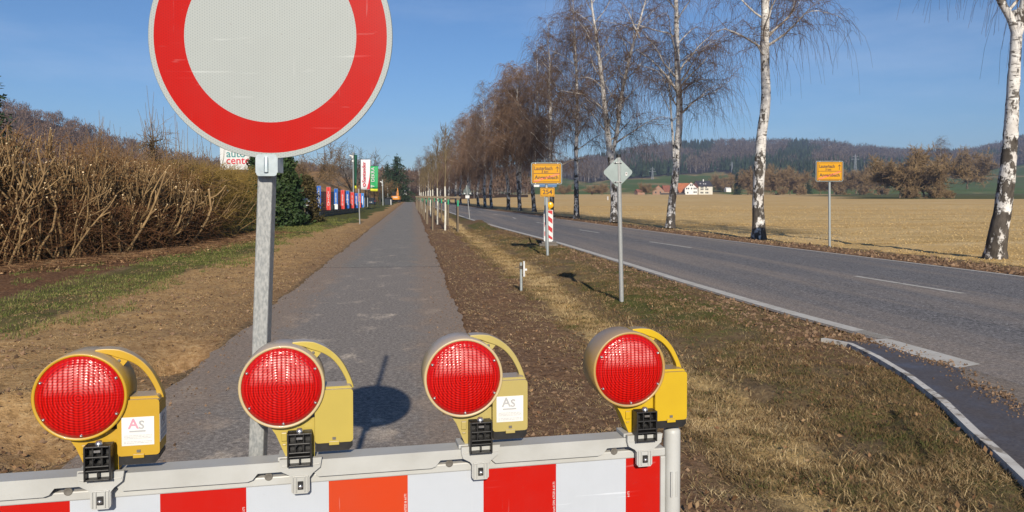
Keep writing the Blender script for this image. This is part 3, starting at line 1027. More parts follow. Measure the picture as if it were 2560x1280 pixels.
T1 = birch(1, gp(2487, 648), [([(2487, 648), (2494, 590), (2508, 520), (2520, 420), (2529, 300), (2534, 200), (2541, 85)], [.245, .215, .19, .165, .14, .135], 6.6),
                              ([(2541, 95), (2530, 50), (2500, 0), (2480, -60)], [.10, .085, .06, .035], 12),
                              ([(2541, 95), (2556, 40), (2572, -40)], [.125, .10, .07, .03], 17)], 20.8, 17,
           'big white birch forking high up, nearest and rightmost of the roadside row', .25, 6.6, 3.2, 22, .45, .005, 6)
T2 = birch(2, gp(1897, 597), [([(1896, 597), (1895, 500), (1898, 425), (1903, 375), (1899, 345), (1907, 318), (1915, 270), (1916, 215), (1912, 165), (1911, 120), (1914, 60), (1912, -60)], [.25, .215, .195, .185, .175, .165, .15, .13, .09, .04], 18)], 31, 18,
           'tall white trunked birch with wide limbs, left of the lone town sign', .25, 7.8, 3.0, 22, .4, .0055, 6, .55,
           [(1914, 118, 2060, -5, -1, None, .055), (1913, 125, 1770, 25, 1, None, .055), (1914, 100, 1960, -40, 2, None, .06), (1913, 110, 1868, -20, -1.5, None, .05),
            (1914, 70, 1990, -60, 1.5, None, .045), (1912, 140, 1840, 95, -2, None, .03), (2010, 35, 2130, -15, 0, None, .02)])
T3 = birch(3, gp(1675, 572), [([(1672, 572), (1679, 510), (1690, 430), (1697, 330), (1700, 275), (1696, 220), (1692, 140), (1691, 60), (1690, -40)], [.23, .19, .18, .165, .15, .13, .10, .04], 17.5),
                              ([(1690, 470), (1683, 360), (1676, 260), (1672, 200), (1674, 150)], [.07, .06, .045, .02], 9)], 40.8, 17.5,
           'leaning birch with a low side limb, in front of the white farmhouse', .24, 5.4, 3.0, 26, .4, .006, 6, .5,
           [(1697, 235, 1600, 95, 0, None, .075), (1600, 95, 1548, -10, 0, None, .05), (1700, 205, 1775, 100, 1, None, .05), (1700, 230, 1640, 150, -1, None, .04)])
T4 = birch(4, gp(1535, 558), [([(1536, 558), (1536, 500), (1531, 430), (1523, 370), (1514, 290), (1505, 200), (1494, 110), (1480, 20)], [.25, .21, .19, .15, .12, .09, .035], 17.5),
                              ([(1528, 400), (1543, 330), (1553, 240), (1572, 150), (1600, 50), (1620, -20)], [.13, .12, .10, .07, .03], 17)], 49.5, 17.5,
           'birch forking low into two stems, right behind the grey diamond sign', .26, 5.0, 3.2, 30, .55, .0065, 6, .6)
T5 = birch(5, gp(1441, 547), [([(1441, 547), (1441, 470), (1440, 380), (1443, 280), (1441, 190), (1437, 90), (1432, 0)], [.20, .17, .15, .13, .10, .07, .03], 17.5)], 58.5, 17.5,
           'slender birch with long hanging twigs, right of the nearer town sign', .2, 4.8, 2.9, 40, .6, .007, 7, .7,
           [(1441, 300, 1400, 150, 0, None, .05)])
gen = []
def generic(seed, H, r, h0, lmax, nl, hang, label, loc, stems=1, tw_r=.009, dens=6.5, droop=.55, brown=False):
    rng = np.random.default_rng(seed)
    root = thing('birch_tree', label, 'tree', loc, group='birches along the far side of the road')
    tm = MB(); ss = []
    for k in range(stems):
        a = rng.uniform(0, 6.28); lean = rng.uniform(.2, 1.0) if k == 0 else rng.uniform(1.5, 3)
        pts = [np.array([0, 0, 0.0])] if k == 0 else [np.array([0, 0, 1.2 + k * .9])]
        for h in np.linspace(.15, 1, 8):
            pts.append(np.array([math.cos(a) * lean * h ** 1.3, math.sin(a) * lean * h ** 1.3, H * h]) + rng.normal(size=3) * np.array([.12, .12, 0]))
        V, f, P, rr = trunk_mesh(rng, pts, [r, r * .85, r * .72, r * .6, r * .4, .03] if k == 0 else [r * .7, r * .6, r * .4, .03], k == 0, 10)
        tm.add(V, f, 0, True); ss.append((P, rr))
    tm.build('trunk', BIRCH, root)
    mb = MB(); crown_on(rng, ss, h0, H, lmax, nl, hang, mb, tw_r, dens, droop)
    mb.build('crown', [LIMB, TWIG_RD if brown else TWIG], root)
    return root


def onroad(px, zc, dx=0):
    x, y = pos(px, zc)
    return (x + dx, y, float(gz(x, y)) - .05)


rows = [(1378, 74, 'birch with a dark trunk, just right of the pole of the nearer town sign'), (1336, 83, 'birch directly left of the route number plate'),
        (1300, 90, 'leaning birch, first to the left of the town sign board'), (1271, 96, 'upright birch, second to the left of the town sign board'),
        (1229, 110, 'pale birch, third to the left of the town sign board'), (1213, 119, 'thin birch, fourth to the left of the town sign board'),
        (1196, 128, 'white stemmed birch close right of the tilted triangle sign'), (1172, 141, 'birch directly behind the tilted triangle sign'),
        (1152, 153, 'far birch just left of the tilted triangle sign'), (1140, 168, 'far birch above the road bend, second left of the triangle sign'),
        (1124, 185, 'farthest birch of the roadside row, behind the young trees')]
protos = []
for i, (qx, zc, lab) in enumerate(rows):
    loc = onroad(qx, zc)
    if i < 4:
        o = generic(20 + i, [19, 18.5, 17, 18][i], .23, 4.0, [3.6, 3.8, 4.2, 3.6][i], 40, .45, lab, loc, 1 if i != 2 else 2, .009 + i * .001, 6.0, .6, i >= 2)
        protos.append(o)
    else:
        o = dup(protos[(i * 3 + 1) % 4], loc, i * 1.7, lab, [.95, 1, .92, 1.0, .97, .95, .9][i - 4])
for k, (qx, zc, s_, lab) in enumerate(((1072, 215, .82, 'airy pale birch standing above the row of staked young trees'), (1048, 250, .8, 'distant birch leaning over the end of the path'),
                                      (1100, 205, .8, 'brown birch rising behind the staked young trees'))):
    x, y = pos(qx, zc)
    o = dup(protos[k % 4], (x, y, -.05), k * 2.1 + .6, lab, s_)
    o['group'] = 'distant trees beside the path'

# ------------------------------------------------------------------ other bare trees
def bare_tree(seed, H, label, loc, spread=.38, twig=TWIG_BR, name='bare_tree', fork=.22, r=.22, tw_r=.02, nl=9, group=None, bark=BARK_DARK, upright=.9, dens=1.0, scale=1.0):
    rng = np.random.default_rng(seed)
    root = thing(name, label, 'tree', loc, group=group)
    tm = MB(); P0 = np.array([[0, 0, -.2], [rng.normal() * .1, 0, H * fork * .5], [rng.normal() * .2, rng.normal() * .2, H * fork]])
    V, f, P, rr = trunk_mesh(rng, P0, [r, r * .85, r * .8], True, 8); tm.add(V, f, 0, True); tm.build('trunk', bark, root)
    mb = MB(); LP = []; LR = []; tips = []
    for i in range(nl):
        az = i * 2.399 + rng.uniform(-.4, .4); el = rng.uniform(.35, 1.0) * upright
        d = np.array([math.cos(az), math.sin(az), el * 1.6]); d = unit(d)
        L = H * rng.uniform(.38, .62); pts = [P[-1] - np.array([0, 0, rng.uniform(0, .25) * H * fork])]
        for k in range(6):
            d = unit(d + rng.normal(size=3) * .16 + np.array([0, 0, .07])); pts.append(pts[-1] + d * L / 6)
        LP.append(pts); LR.append(np.linspace(r * .5, r * .1, 7))
    LP = np.array(LP); V, f = strands(LP, LR, 5); mb.add(V, f, 0, True)
    sec = []
    for pts in LP:
        for j in range(12):
            t = rng.uniform(1.0, 5.99); i0 = int(t); q = pts[i0] + (pts[i0 + 1] - pts[i0]) * (t - i0)
            d = unit(unit(pts[i0 + 1] - pts[i0]) + rng.normal(size=3) * .6 + np.array([0, 0, .15])); L = H * rng.uniform(.13, .3) * spread / .38
            s = [q]
            for k in range(4):
                d = unit(d + rng.normal(size=3) * .2); s.append(s[-1] + d * L / 4)
            sec.append(s)
    sec = np.array(sec); V, f = strands(sec, np.tile(np.linspace(r * .16, tw_r, 5), (len(sec), 1)), 3); mb.add(V, f, 0, True)
    n = int(len(sec) * 16 * dens); i = rng.integers(0, len(sec), n); t = rng.uniform(.3, 3.99, n); i0 = t.astype(int)
    S = sec[i, i0] + (sec[i, i0 + 1] - sec[i, i0]) * (t - i0)[:, None]
    D = unit2(rng.normal(size=(n, 3)) + np.array([0, 0, .6])); L = rng.uniform(.05, .13, n) * H
    pts = [S]
    for k in range(3):
        D = unit2(D + rng.normal(size=(n, 3)) * .25); pts.append(pts[-1] + D * (L / 3)[:, None])
    V, f = strands(np.stack(pts, 1), np.tile(np.linspace(tw_r, tw_r * .5, 4), (n, 1)), 3); mb.add(V, f, 1, True)
    mb.build('crown', [bark, twig], root)
    root.scale = (scale,) * 3
    return root


def unit2(v):
    return v / (np.linalg.norm(v, axis=1, keepdims=True) + 1e-9)


def spruce(seed, H, rad, label, loc, n=5200, name='spruce_tree', mat_=None, size=.035, group=None):
    rng = np.random.default_rng(seed)
    root = thing(name, label, 'tree', loc, group=group)
    MB().tube([(0, 0, -.2), (0, 0, H * .5), (0, 0, H * .97)], [H * .016, H * .01, .02], 7).build('trunk', BARK_DARK, root)
    mb = MB(); tiers = 17
    bl = []
    for k in range(tiers):
        f = k / (tiers - 1); h = H * (.05 + .9 * f); R_ = rad * (1 - f) ** .75 + .12
        m_ = max(5, int(13 * (1 - f * .6)))
        for j in range(m_):
            az = j * 2 * math.pi / m_ + rng.uniform(-.35, .35); L = R_ * rng.uniform(.6, 1.12)
            t = np.linspace(0, 1, 5)
            bl.append(np.stack([np.cos(az) * L * t, np.sin(az) * L * t, h + L * (.12 * t - .42 * t ** 2) + rng.normal() * H * .012], 1))
    bl = np.array(bl); V, f = strands(bl, np.tile(np.linspace(.04, .012, 5), (len(bl), 1)), 3); mb.add(V, f, 1, True)
    ln = np.linalg.norm(bl[:, -1] - bl[:, 0], axis=1); i = rng.choice(len(bl), n, p=ln / ln.sum()); t = rng.uniform(.1, 3.999, n) ; i0 = t.astype(int)
    S = bl[i, i0] + (bl[i, i0 + 1] - bl[i, i0]) * (t - i0)[:, None] + rng.normal(size=(n, 3)) * H * .008
    V, f = quads(rng, S, H * size * rng.uniform(.6, 1.3, n), -.35, .4); mb.add(V, f, 0)
    mb.build('crown', [mat_ or NEEDLE, BARK_DARK], root)
    return root


NEEDLE = pmat('spruce_needles', (.018, .040, .022), (.034, .058, .026), .8, .8, world=True, island=True, spec=.25)
THUJA = pmat('thuja_leaves', (.020, .045, .014), (.045, .070, .018), 1.2, .7, world=True, island=True, spec=.3)


def G(px, zc):
    x, y = pos(px, zc)
    return (x, y, float(gz(x, y)))


def hillz(H_, px, zc):
    return None


spruce(51, 14.3, 7.2, 'tall broad dark spruce beyond the excavator', G(992, 225), 11000)
spruce(52, 12.2, 4.6, 'smaller dark spruce just left of the tall one', G(968, 228), 6000)
spruce(53, 6.9, 1.9, 'dark conifer cut off by the left edge behind the hedge', G(-14, 33), 3500)
bare_tree(61, 14.5, 'bare ash tree behind the lamp mast and the flags', G(882, 150), twig=FOREST_STEM, tw_r=.028, nl=10, upright=1.3, r=.2, dens=.6)
bare_tree(62, 9.5, 'small bare tree on the earth bank, right of the round sign', G(785, 100), tw_r=.018, nl=9, r=.13, fork=.3)
bare_tree(63, 8, 'bare shrubby tree in front of the spruces', G(950, 170), tw_r=.02, nl=10, r=.12, dens=.8)
bare_tree(64, 7, 'brown shrub tree on the bank left of the spruces', G(935, 190), tw_r=.02, nl=10, r=.12, dens=.8)

WILLOW_T = pmat('willow_twigs', (.29, .20, .10), (.18, .122, .068), .4, .85, world=True, spec=.1)
WILLOWBK = pmat('willow_bark', (.17, .125, .08), (.10, .075, .05), 1, .9, world=True)
# the trees along the far edge of the field
far = [  # px, base py, top py, kind, label
    (2310, 497, 380, 'w', 'broad golden brown willow clump in the field, right of the lone town sign', 1.0),
    (2250, 495, 392, 'w', 'leaning willow at the left of the field clump', 1.0),
    (2345, 494, 348, 'b', 'tall reddish birch rising out of the willow clump', 1.0),
    (2418, 470, 384, 'w', 'single round willow standing apart on the green slope', 1.0),
    (2182, 482, 424, 'w', 'rounded willow right behind the lone town sign', 1.0),
    (2140, 483, 418, 'w', 'bare willow hidden partly by the pole of the lone town sign', 1.0),
    (2110, 484, 436, 'w', 'low brown tree just left of the lone pylon', 1.0),
    (1975, 486, 424, 'w', 'brown tree with a slanting stem, right of the tall birch', 1.0),
    (1935, 486, 420, 'w', 'brown tree close behind the tall birch trunk', 1.0),
    (1870, 487, 424, 'w', 'brown tree between the small spruce and the tall birch', 1.0),
    (1905, 487, 428, 'w', 'dense brown tree hidden behind the tall birch trunk', 1.0),
    (2050, 485, 440, 'w', 'low brown tree left of the lone town sign', 1.0),
    (2085, 484, 428, 'w', 'dull brown tree behind the lone town sign', 1.0),
    (1795, 484, 436, 'w', 'grey bare trees beside the white farmhouse', 1.0),
    (1615, 487, 460, 'w', 'small bare orchard tree left of the barn', 1.0),
    (1505, 489, 462, 'w', 'bare orchard tree left of the diamond sign', 1.0),
    (1480, 489, 464, 'w', 'low bare fruit tree, second left of the diamond sign', 1.0),
    (1412, 489, 462, 'w', 'bare round bush tree right of the nearer town sign', 1.0),
    (1318, 490, 464, 'w', 'small bare tree left of the nearer town sign', 1.0),
    (1240, 489, 452, 'w', 'brown field tree seen between the birch trunks', 1.0),
    (1205, 489, 450, 'w', 'brown field tree right of the tilted triangle sign', 1.0),
    (1275, 490, 456, 'w', 'pale brown tree at the field edge behind the birches', 1.0),
    (1842, 487, 424, 's', 'dark slender spruce left of the tall birch', 1.0),
    (2020, 484, 440, 's', 'squat dark conifer halfway to the lone town sign', 1.0),
    (2218, 470, 428, 's', 'small dark conifer left of the willow clump', 1.0),
]
wp = []
for i, (qx, py, ty, kind, lab, s_) in enumerate(far):
    zc = 275 if qx >= 2240 and py > 492 else (470 if py < 480 else 540)
    if qx == 1795: qx, zc = 1806, 680
    x, y = pos(qx, zc); p = atd(qx, py, zc)
    h = (py - ty) / F * zc
    zb = p.z
    if kind == 'w':
        if len(wp) < 4 or qx in (2310, 2250):
            o = bare_tree(70 + i, 14, lab, (x, y, zb), twig=WILLOW_T, name='willow_tree', tw_r=.05, nl=13, r=.26, fork=.12, upright=.75, dens=2.0, bark=WILLOWBK, scale=h / 14 * 1.5)
            wp.append(o)
        else:
            o = dup(wp[i % len(wp)], (x, y, zb), i * 1.3, lab, h / 14 * 1.5)
        o['group'] = 'trees along the far edge of the field'
    elif kind == 'b':
        o = dup(protos[1], (x, y, zb), .4, lab, h / 18.5 * 1.05); o['group'] = 'trees along the far edge of the field'
    else:
        o = spruce(90 + i, 14, 3.0 if qx != 2020 else 5.5, lab, (x, y, zb), 1800, size=.05); o.scale = (h / 14,) * 3
        o['group'] = 'trees along the far edge of the field'

bb = None
for k, (qx, zc, h, lab) in enumerate(((1955, 520, 6, 'low scrub right behind the lone birch trunk'), (2000, 515, 7, 'low scrub left of the squat dark conifer'), (2100, 520, 7, 'low scrub behind the pole of the lone town sign'),
                                      (2160, 515, 6.5, 'low scrub between the two rounded willows'), (2205, 512, 7, 'low scrub right of the rounded willow'), (1885, 525, 6.5, 'low scrub left of the lone birch trunk'),
                                      (2275, 262, 4.5, 'bushy growth at the foot of the leaning willow'), (2335, 262, 5, 'bushy growth at the foot of the broad willow clump'), (2370, 266, 3.6, 'small bush at the right end of the willow clump'))):
    p = atd(qx, 486 if zc > 400 else 496.5, zc)
    if bb is None:
        bb = bare_tree(200, 6, lab, (p.x, p.y, p.z), twig=WILLOW_T, name='field_bush', tw_r=.05, nl=16, r=.12, fork=.04, upright=.55, dens=1.6, bark=WILLOWBK, group='low scrub along the far edge of the field')
        bb['category'] = 'bush'; bb.scale = (h / 6 * 1.3,) * 3
    else:
        dup(bb, (p.x, p.y, p.z), k * 1.9, lab, h / 6 * 1.3)

# ------------------------------------------------------------------ hedge on the left
HB = [Vector((*gp(*q), 0)) for q in ((-420, 705), (-200, 690), (0, 674), (200, 656), (380, 632), (520, 606), (640, 583))]
hd = [0]
for a, b_ in zip(HB[:-1], HB[1:]): hd.append(hd[-1] + (b_ - a).length)


def hedge_pt(s):
    x = np.interp(s, hd, [p.x for p in HB]); y = np.interp(s, hd, [p.y for p in HB])
    return x, y


def htop(s):
    """height of the cut hedge along its length (s in metres)"""
    f = np.asarray(s) / hd[-1]
    return np.interp(f, [0, .2, .32, .42, .55, .7, .85, 1], [3.2, 3.2, 3.05, 2.75, 2.6, 2.55, 2.45, 2.3])


STEM_BR = pmat('cut_hedge_bark', (.31, .205, .098), (.165, .105, .052), 6, .85, .3, 40, .004, world=True, stretch=(1, 1, .4), spec=.2)
CUT = pmat('fresh_cut_wood', (.78, .60, .36), (.66, .47, .25), 20, .8, world=True)
HTWIG = pmat('hedge_twigs', (.265, .145, .060), (.15, .08, .035), 2.5, .85, world=True, spec=.2)
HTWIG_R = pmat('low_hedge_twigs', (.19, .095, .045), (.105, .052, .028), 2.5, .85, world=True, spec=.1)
HTWIG_D = pmat('dry_hedge_leaves', (.12, .062, .026), (.07, .036, .018), 3, .9, world=True, island=True, spec=.1)
rng = np.random.default_rng(9)
s_yel = hd[-1] - 7.5                                     # the last metres are the yellowish shrub
hedge = thing('hedge', 'brown hedge of hard cut bare stems with pale cut ends, left of the path', 'hedge', (HB[0].x, HB[0].y, 0))
hx0, hy0 = HB[0].x, HB[0].y
n = 460
s = rng.uniform(0, s_yel + 1.5, n); bx, by = hedge_pt(s); dep = rng.uniform(0, 1, n) ** 1.1 * 1.7
bx = bx - dep; H = htop(s) * rng.uniform(.55, 1.02, n); r0 = rng.uniform(.012, .034, n) + (rng.uniform(0, 1, n) < .14) * .018
K = 7; P = np.zeros((n, K, 3)); P[:, 0] = np.stack([bx, by, gz(bx, by) - .05], 1)
d = rng.normal(size=(n, 3)) * np.array([.20, .18, 0]) + np.array([.03, 0, 1]); d = unit2(d)
for k in range(1, K):
    d = unit2(d + rng.normal(size=(n, 3)) * np.array([.24, .24, .05]) + np.array([0, 0, .16])); P[:, k] = P[:, k - 1] + d * (H / (K - 1))[:, None]
Rr = r0[:, None] * np.linspace(1.1, .72, K)[None]
stm = MB(); V, f = strands(P - np.array([hx0, hy0, 0]), Rr, 6); stm.add(V, f, 0, True)
ends = [(P[:, -1], unit2(P[:, -1] - P[:, -2]), Rr[:, -1])]
# forks, each cut off in its turn
m = 1700
i = rng.integers(0, n, m); k = rng.integers(2, K - 1, m); Q = P[i, k]; dd = unit2(unit2(P[i, k + 1] - P[i, k]) + rng.normal(size=(m, 3)) * np.array([.95, .95, .3]) + np.array([.25, -.35, 0]))
dd[:, 2] = np.abs(dd[:, 2]) + .15; dd = unit2(dd)
L = rng.uniform(.15, .75, m); L = np.minimum(L, np.maximum(.15, (htop(s[i]) * 1.08 - Q[:, 2]))); fr = np.clip(Rr[i, k] * rng.uniform(.45, .8, m), .009, .03)
B = np.zeros((m, 4, 3)); B[:, 0] = Q
for k in range(1, 4):
    dd = unit2(dd + rng.normal(size=(m, 3)) * .14 + np.array([0, 0, .08])); B[:, k] = B[:, k - 1] + dd * (L / 3)[:, None]
V, f = strands(B - np.array([hx0, hy0, 0]), fr[:, None] * np.array([1.1, 1, .9, .85])[None], 5); stm.add(V, f, 0, True)
ends.append((B[:, -1], unit2(B[:, -1] - B[:, -2]), fr * .85))
# bundles of straight upright shoots, clipped level
m = 1600
s0 = rng.uniform(0, s_yel + 1, 150); pick = rng.integers(0, 150, m); s = s0[pick] + rng.normal(size=m) * .10; bx, by = hedge_pt(s)
dep0 = rng.uniform(0, 1.3, 150)[pick]; q0 = np.stack([bx - dep0 + rng.normal(size=m) * .07, by, htop(s) * rng.uniform(.45, .85, 150)[pick]], 1)
d = unit2(rng.normal(size=(m, 3)) * .13 + np.array([0, 0, 1]) + rng.normal(size=(150, 3))[pick] * np.array([.18, .18, 0])); L = rng.uniform(.3, .75, m)
U = np.stack([q0, q0 + d * (L * .5)[:, None], q0 + d * L[:, None]], 1); ru = rng.uniform(.007, .014, m)
V, f = strands(U - np.array([hx0, hy0, 0]), ru[:, None] * np.array([1.1, 1, .9])[None], 5); stm.add(V, f, 0, True)
ends.append((U[:, -1], unit2(U[:, -1] - U[:, -2]), ru * .9))
tag(stm.build('cut_stems', STEM_BR, hedge), kind='stuff')
mb = MB()
for E, D, rr in ends:
    mm = len(E); A = unit2(np.cross(D, rng.normal(size=(mm, 3)))); Bv = np.cross(D, A); q = np.arange(7) * 2 * math.pi / 7
    tilt = unit2(D + rng.normal(size=(mm, 3)) * .35)
    A = unit2(np.cross(tilt, A)); Bv = np.cross(tilt, A)
    V = (E + D * .004)[:, None] + rr[:, None, None] * 1.12 * (A[:, None] * np.cos(q)[None, :, None] + Bv[:, None] * np.sin(q)[None, :, None]) - np.array([hx0, hy0, 0])
    V2 = V - D[:, None] * rr[:, None, None] * .5
    W = np.concatenate([V, V2], 1).reshape(-1, 3); b0 = np.arange(mm)[:, None] * 14
    mb.add(W, (b0 + np.arange(7)[None]).reshape(-1, 7))
    j = np.arange(7); qd = np.stack([b0 + 7 + j[None], b0 + 7 + ((j + 1) % 7)[None], b0 + ((j + 1) % 7)[None], b0 + j[None]], -1).reshape(-1, 4)
    mb.add(W, qd)
tag(mb.build('cut_ends', CUT, hedge), kind='stuff')


def twig_mass(rng, n, s0, s1, zlo, ztop, depth, L, r, up, lean_front=0.0):
    s = rng.uniform(s0, s1, n); bx, by = hedge_pt(s); dp = rng.uniform(-.12, depth, n)
    z = zlo + (ztop(s) - zlo) * rng.uniform(0, 1, n) ** .8
    P = np.zeros((n, 4, 3)); P[:, 0] = np.stack([bx - dp + lean_front * (1 - z / 3), by + rng.normal(size=n) * .2, z], 1)
    d = rng.normal(size=(n, 3)); d[:, 2] = d[:, 2] * .6 + up; d = unit2(d)
    LL = rng.uniform(*L, n)
    for k in range(1, 4):
        d = unit2(d + rng.normal(size=(n, 3)) * .28); P[:, k] = P[:, k - 1] + d * (LL / 3)[:, None]
    over = P[:, :, 2].max(1) - ztop(s) * 1.1; P[:, :, 2] -= np.maximum(over, 0)[:, None]
    P[:, :, 2] = np.maximum(P[:, :, 2], .02)
    return P, rng.uniform(*r, n)[:, None] * np.array([1, .9, .75, .5])[None]


tw = MB()
P, rr = twig_mass(rng, 3600, 0, s_yel + 1.5, .05, htop, 1.9, (.3, 1.1), (.0035, .009), .9); V, f = strands(P - np.array([hx0, hy0, 0]), rr, 3); tw.add(V, f, 0, True)
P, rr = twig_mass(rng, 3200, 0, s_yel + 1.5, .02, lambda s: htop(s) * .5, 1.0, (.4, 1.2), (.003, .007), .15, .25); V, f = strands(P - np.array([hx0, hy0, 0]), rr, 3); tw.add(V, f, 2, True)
n = 9000; s = rng.uniform(0, s_yel, n); bx, by = hedge_pt(s)
Pp = np.stack([bx - rng.uniform(-.2, 1.6, n) - hx0, by - hy0, htop(s) * rng.uniform(0, 1, n) ** 1.5 * .95], 1)
V, f = quads(rng, Pp, rng.uniform(.03, .075, n), .2, .6); tw.add(V, f, 1)
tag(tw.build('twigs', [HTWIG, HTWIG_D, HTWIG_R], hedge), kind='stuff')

ys_ = thing('willow_shrub', 'yellowish twiggy shrub at the far end of the brown hedge, left of the sign post', 'shrub', (HB[-1].x, HB[-1].y, 0))
ox, oy = HB[-1].x, HB[-1].y
YTW = pmat('yellowish_twigs', (.33, .22, .055), (.17, .115, .04), 2, .8, world=True, spec=.2)
mb = MB()
n = 90; s = rng.uniform(s_yel, hd[-1], n); bx, by = hedge_pt(s); P = np.zeros((n, 5, 3)); P[:, 0] = np.stack([bx - rng.uniform(0, 1.6, n), by, np.zeros(n) - .05], 1)
d = unit2(rng.normal(size=(n, 3)) * np.array([.3, .3, 0]) + np.array([0, 0, 1]))
for k in range(1, 5):
    d = unit2(d + rng.normal(size=(n, 3)) * .15); P[:, k] = P[:, k - 1] + d * .58
V, f = strands(P - np.array([ox, oy, 0]), np.tile(np.linspace(.022, .01, 5), (n, 1)), 5); mb.add(V, f, 0, True)
mb.build('stems', STEM_BR, ys_)['kind'] = 'stuff'
mb = MB()
P, rr = twig_mass(rng, 6000, s_yel - .6, hd[-1] + .5, .1, lambda s: 2.75 + 0 * s, 2.0, (.4, 1.3), (.004, .009), .35); V, f = strands(P - np.array([ox, oy, 0]), rr, 3); mb.add(V, f, 0, True)
mb.build('twigs', YTW, ys_)['kind'] = 'stuff'

# dark evergreen growth behind the cut hedge
def leafy(name, label, cat, loc, fn, n, m, size, seed, stem=None):
    rng = np.random.default_rng(seed)
    root = thing(name, label, cat, loc)
    P = fn(rng, n)
    V, f = quads(rng, P, rng.uniform(size[0], size[1], n), .3, .55)
    tag(MB().add(V, f).build('foliage', m, root), kind='stuff')
    if stem:
        stem(root)
    return root


def back_fn(rng, n):
    s = rng.uniform(0, hd[-1] * .60, n); bx, by = hedge_pt(s)
    h = 2.35 * (1 - .12 * np.sin(s * 1.7)); z = h * rng.uniform(0, 1, n)
    return np.stack([bx - 2.5 - rng.uniform(0, 1.6, n) + .4 * np.sin(s * 3) - hx0, by - hy0, z], 1)


IVY = pmat('dark_ivy', (.012, .020, .008), (.022, .032, .012), 1.5, .6, world=True, island=True, spec=.3)
leafy('evergreen_hedge', 'dark ivy covered growth directly behind the cut hedge stems', 'hedge', (hx0, hy0, 0), back_fn, 14000, IVY, (.09, .2), 31,
      lambda root: MB().add(*strands(np.array([[[x_, y_, -.1], [x_ + .1, y_, 1], [x_, y_ + .1, 2.1]] for x_, y_ in [(hedge_pt(s_)[0] - 3.2 - hx0, hedge_pt(s_)[1] - hy0) for s_ in np.arange(.5, hd[-1] * .6, .8)]]), np.full((len(np.arange(.5, hd[-1] * .6, .8)), 3), .05), 5)).build('stems', BARK_DARK, root).__setitem__('kind', 'stuff'))


def cone_fn(H, rx, p=.75):
    def fn(rng, n):
        z = rng.uniform(0, 1, n) ** 1.15; a = rng.uniform(0, 6.283, n)
        rr = rx * (1 - z ** 1.6) ** p * (.80 + .13 * np.sin(a * 5 + z * 9) + .16 * np.sin(a * 2 + z * 23) + .12 * np.sin(a * 9 - z * 31)) * (.45 + .65 * rng.uniform(0, 1, n) ** .6) + .1
        return np.stack([rr * np.cos(a), rr * np.sin(a), .05 + z * H], 1)
    return fn


def one_stem(h, r):
    return lambda root: MB().tube([(0, 0, -.1), (0, 0, h)], [r, r * .5], 7).build('trunk', BARK_DARK, root)


x, y = pos(706, 44)
leafy('thuja_tree', 'dense dark green thuja right behind the sign post', 'tree', (x, y, 0), cone_fn(4.2, 1.2, .6), 9000, THUJA, (.12, .30), 32, one_stem(3.8, .09))
x, y = pos(652, 46)
leafy('thuja_tree', 'dark thuja half hidden by the sign post, beside the dense one', 'tree', (x, y, 0), cone_fn(4.25, 1.15, .45), 8000, THUJA, (.10, .22), 33, one_stem(3.8, .09))
x, y = pos(764, 49)
BROWNLEAF = pmat('brown_shrub_leaves', (.085, .062, .022), (.045, .042, .016), 1.3, .8, world=True, island=True, spec=.2)
leafy('brown_shrub', 'brownish evergreen shrub between the thuja and the banner fence', 'shrub', (x, y, 0), cone_fn(2.9, 1.0, .5), 5000, BROWNLEAF, (.08, .2), 34, one_stem(2.4, .06))

# pruned old apple trees behind the hedge with upright water shoots
def apple(seed, label, loc, H, hw, shoots):
    rng = np.random.default_rng(seed)
    root = thing('apple_tree', label, 'tree', loc, group='old apple trees behind the hedge')
    MB().tube([(0, 0, -.1), (.1, 0, .8), (0, .05, 1.7)], [.16, .13, .12], 8).build('trunk', BARK_DARK, root)
    mb = MB(); LP = []; LR = []
    for i in range(9):
        az = i * 2.399; d = np.array([math.cos(az), math.sin(az), .55]); p = np.array([0, 0, 1.6]); pts = [p]
        for k in range(8):
            d = unit(d + rng.normal(size=3) * .38 + np.array([0, 0, .02])); pts.append(pts[-1] + d * hw / 7)
        LP.append(pts); LR.append(np.linspace(.075, .022, 9))
    LP = np.array(LP); V, f = strands(LP, LR, 6); mb.add(V, f, 0, True)
    n = 260; i = rng.integers(0, 9, n); k = rng.integers(2, 8, n); S = LP[i, k]
    D = unit2(rng.normal(size=(n, 3)) * np.array([.9, .9, .5]) + np.array([0, 0, .3])); pts = [S]
    for q in range(4):
        D = unit2(D + rng.normal(size=(n, 3)) * .35); pts.append(pts[-1] + D * (rng.uniform(.08, .22, n))[:, None])
    V, f = strands(np.stack(pts, 1), np.tile(np.linspace(.018, .006, 5), (n, 1)), 3); mb.add(V, f, 0, True)
    n = shoots; i = rng.integers(0, 9, n); k = rng.integers(3, 9, n); S = LP[i, k]
    D = unit2(rng.normal(size=(n, 3)) * .16 + np.array([0, 0, 1])); L = rng.uniform(.35, 1.0, n) * H; pts = [S]
    for q in range(4):
        D = unit2(D + rng.normal(size=(n, 3)) * .05); pts.append(pts[-1] + D * (L / 4)[:, None])
    V, f = strands(np.stack(pts, 1), np.tile(np.linspace(.011, .005, 5), (n, 1)), 3); mb.add(V, f, 1, True)
    n = 1500; i = rng.integers(0, 9, n); k = rng.integers(2, 9, n); S = LP[i, k] + rng.normal(size=(n, 3)) * .25
    D = unit2(rng.normal(size=(n, 3)) + np.array([0, 0, .4])); pts = [S]
    for q in range(3):
        D = unit2(D + rng.normal(size=(n, 3)) * .3); pts.append(pts[-1] + D * .16)
    V, f = strands(np.stack(pts, 1), np.tile(np.linspace(.008, .004, 4), (n, 1)), 3); mb.add(V, f, 1, True)
    mb.build('crown', [BARK_APPLE, TWIG_BR], root)
    return root


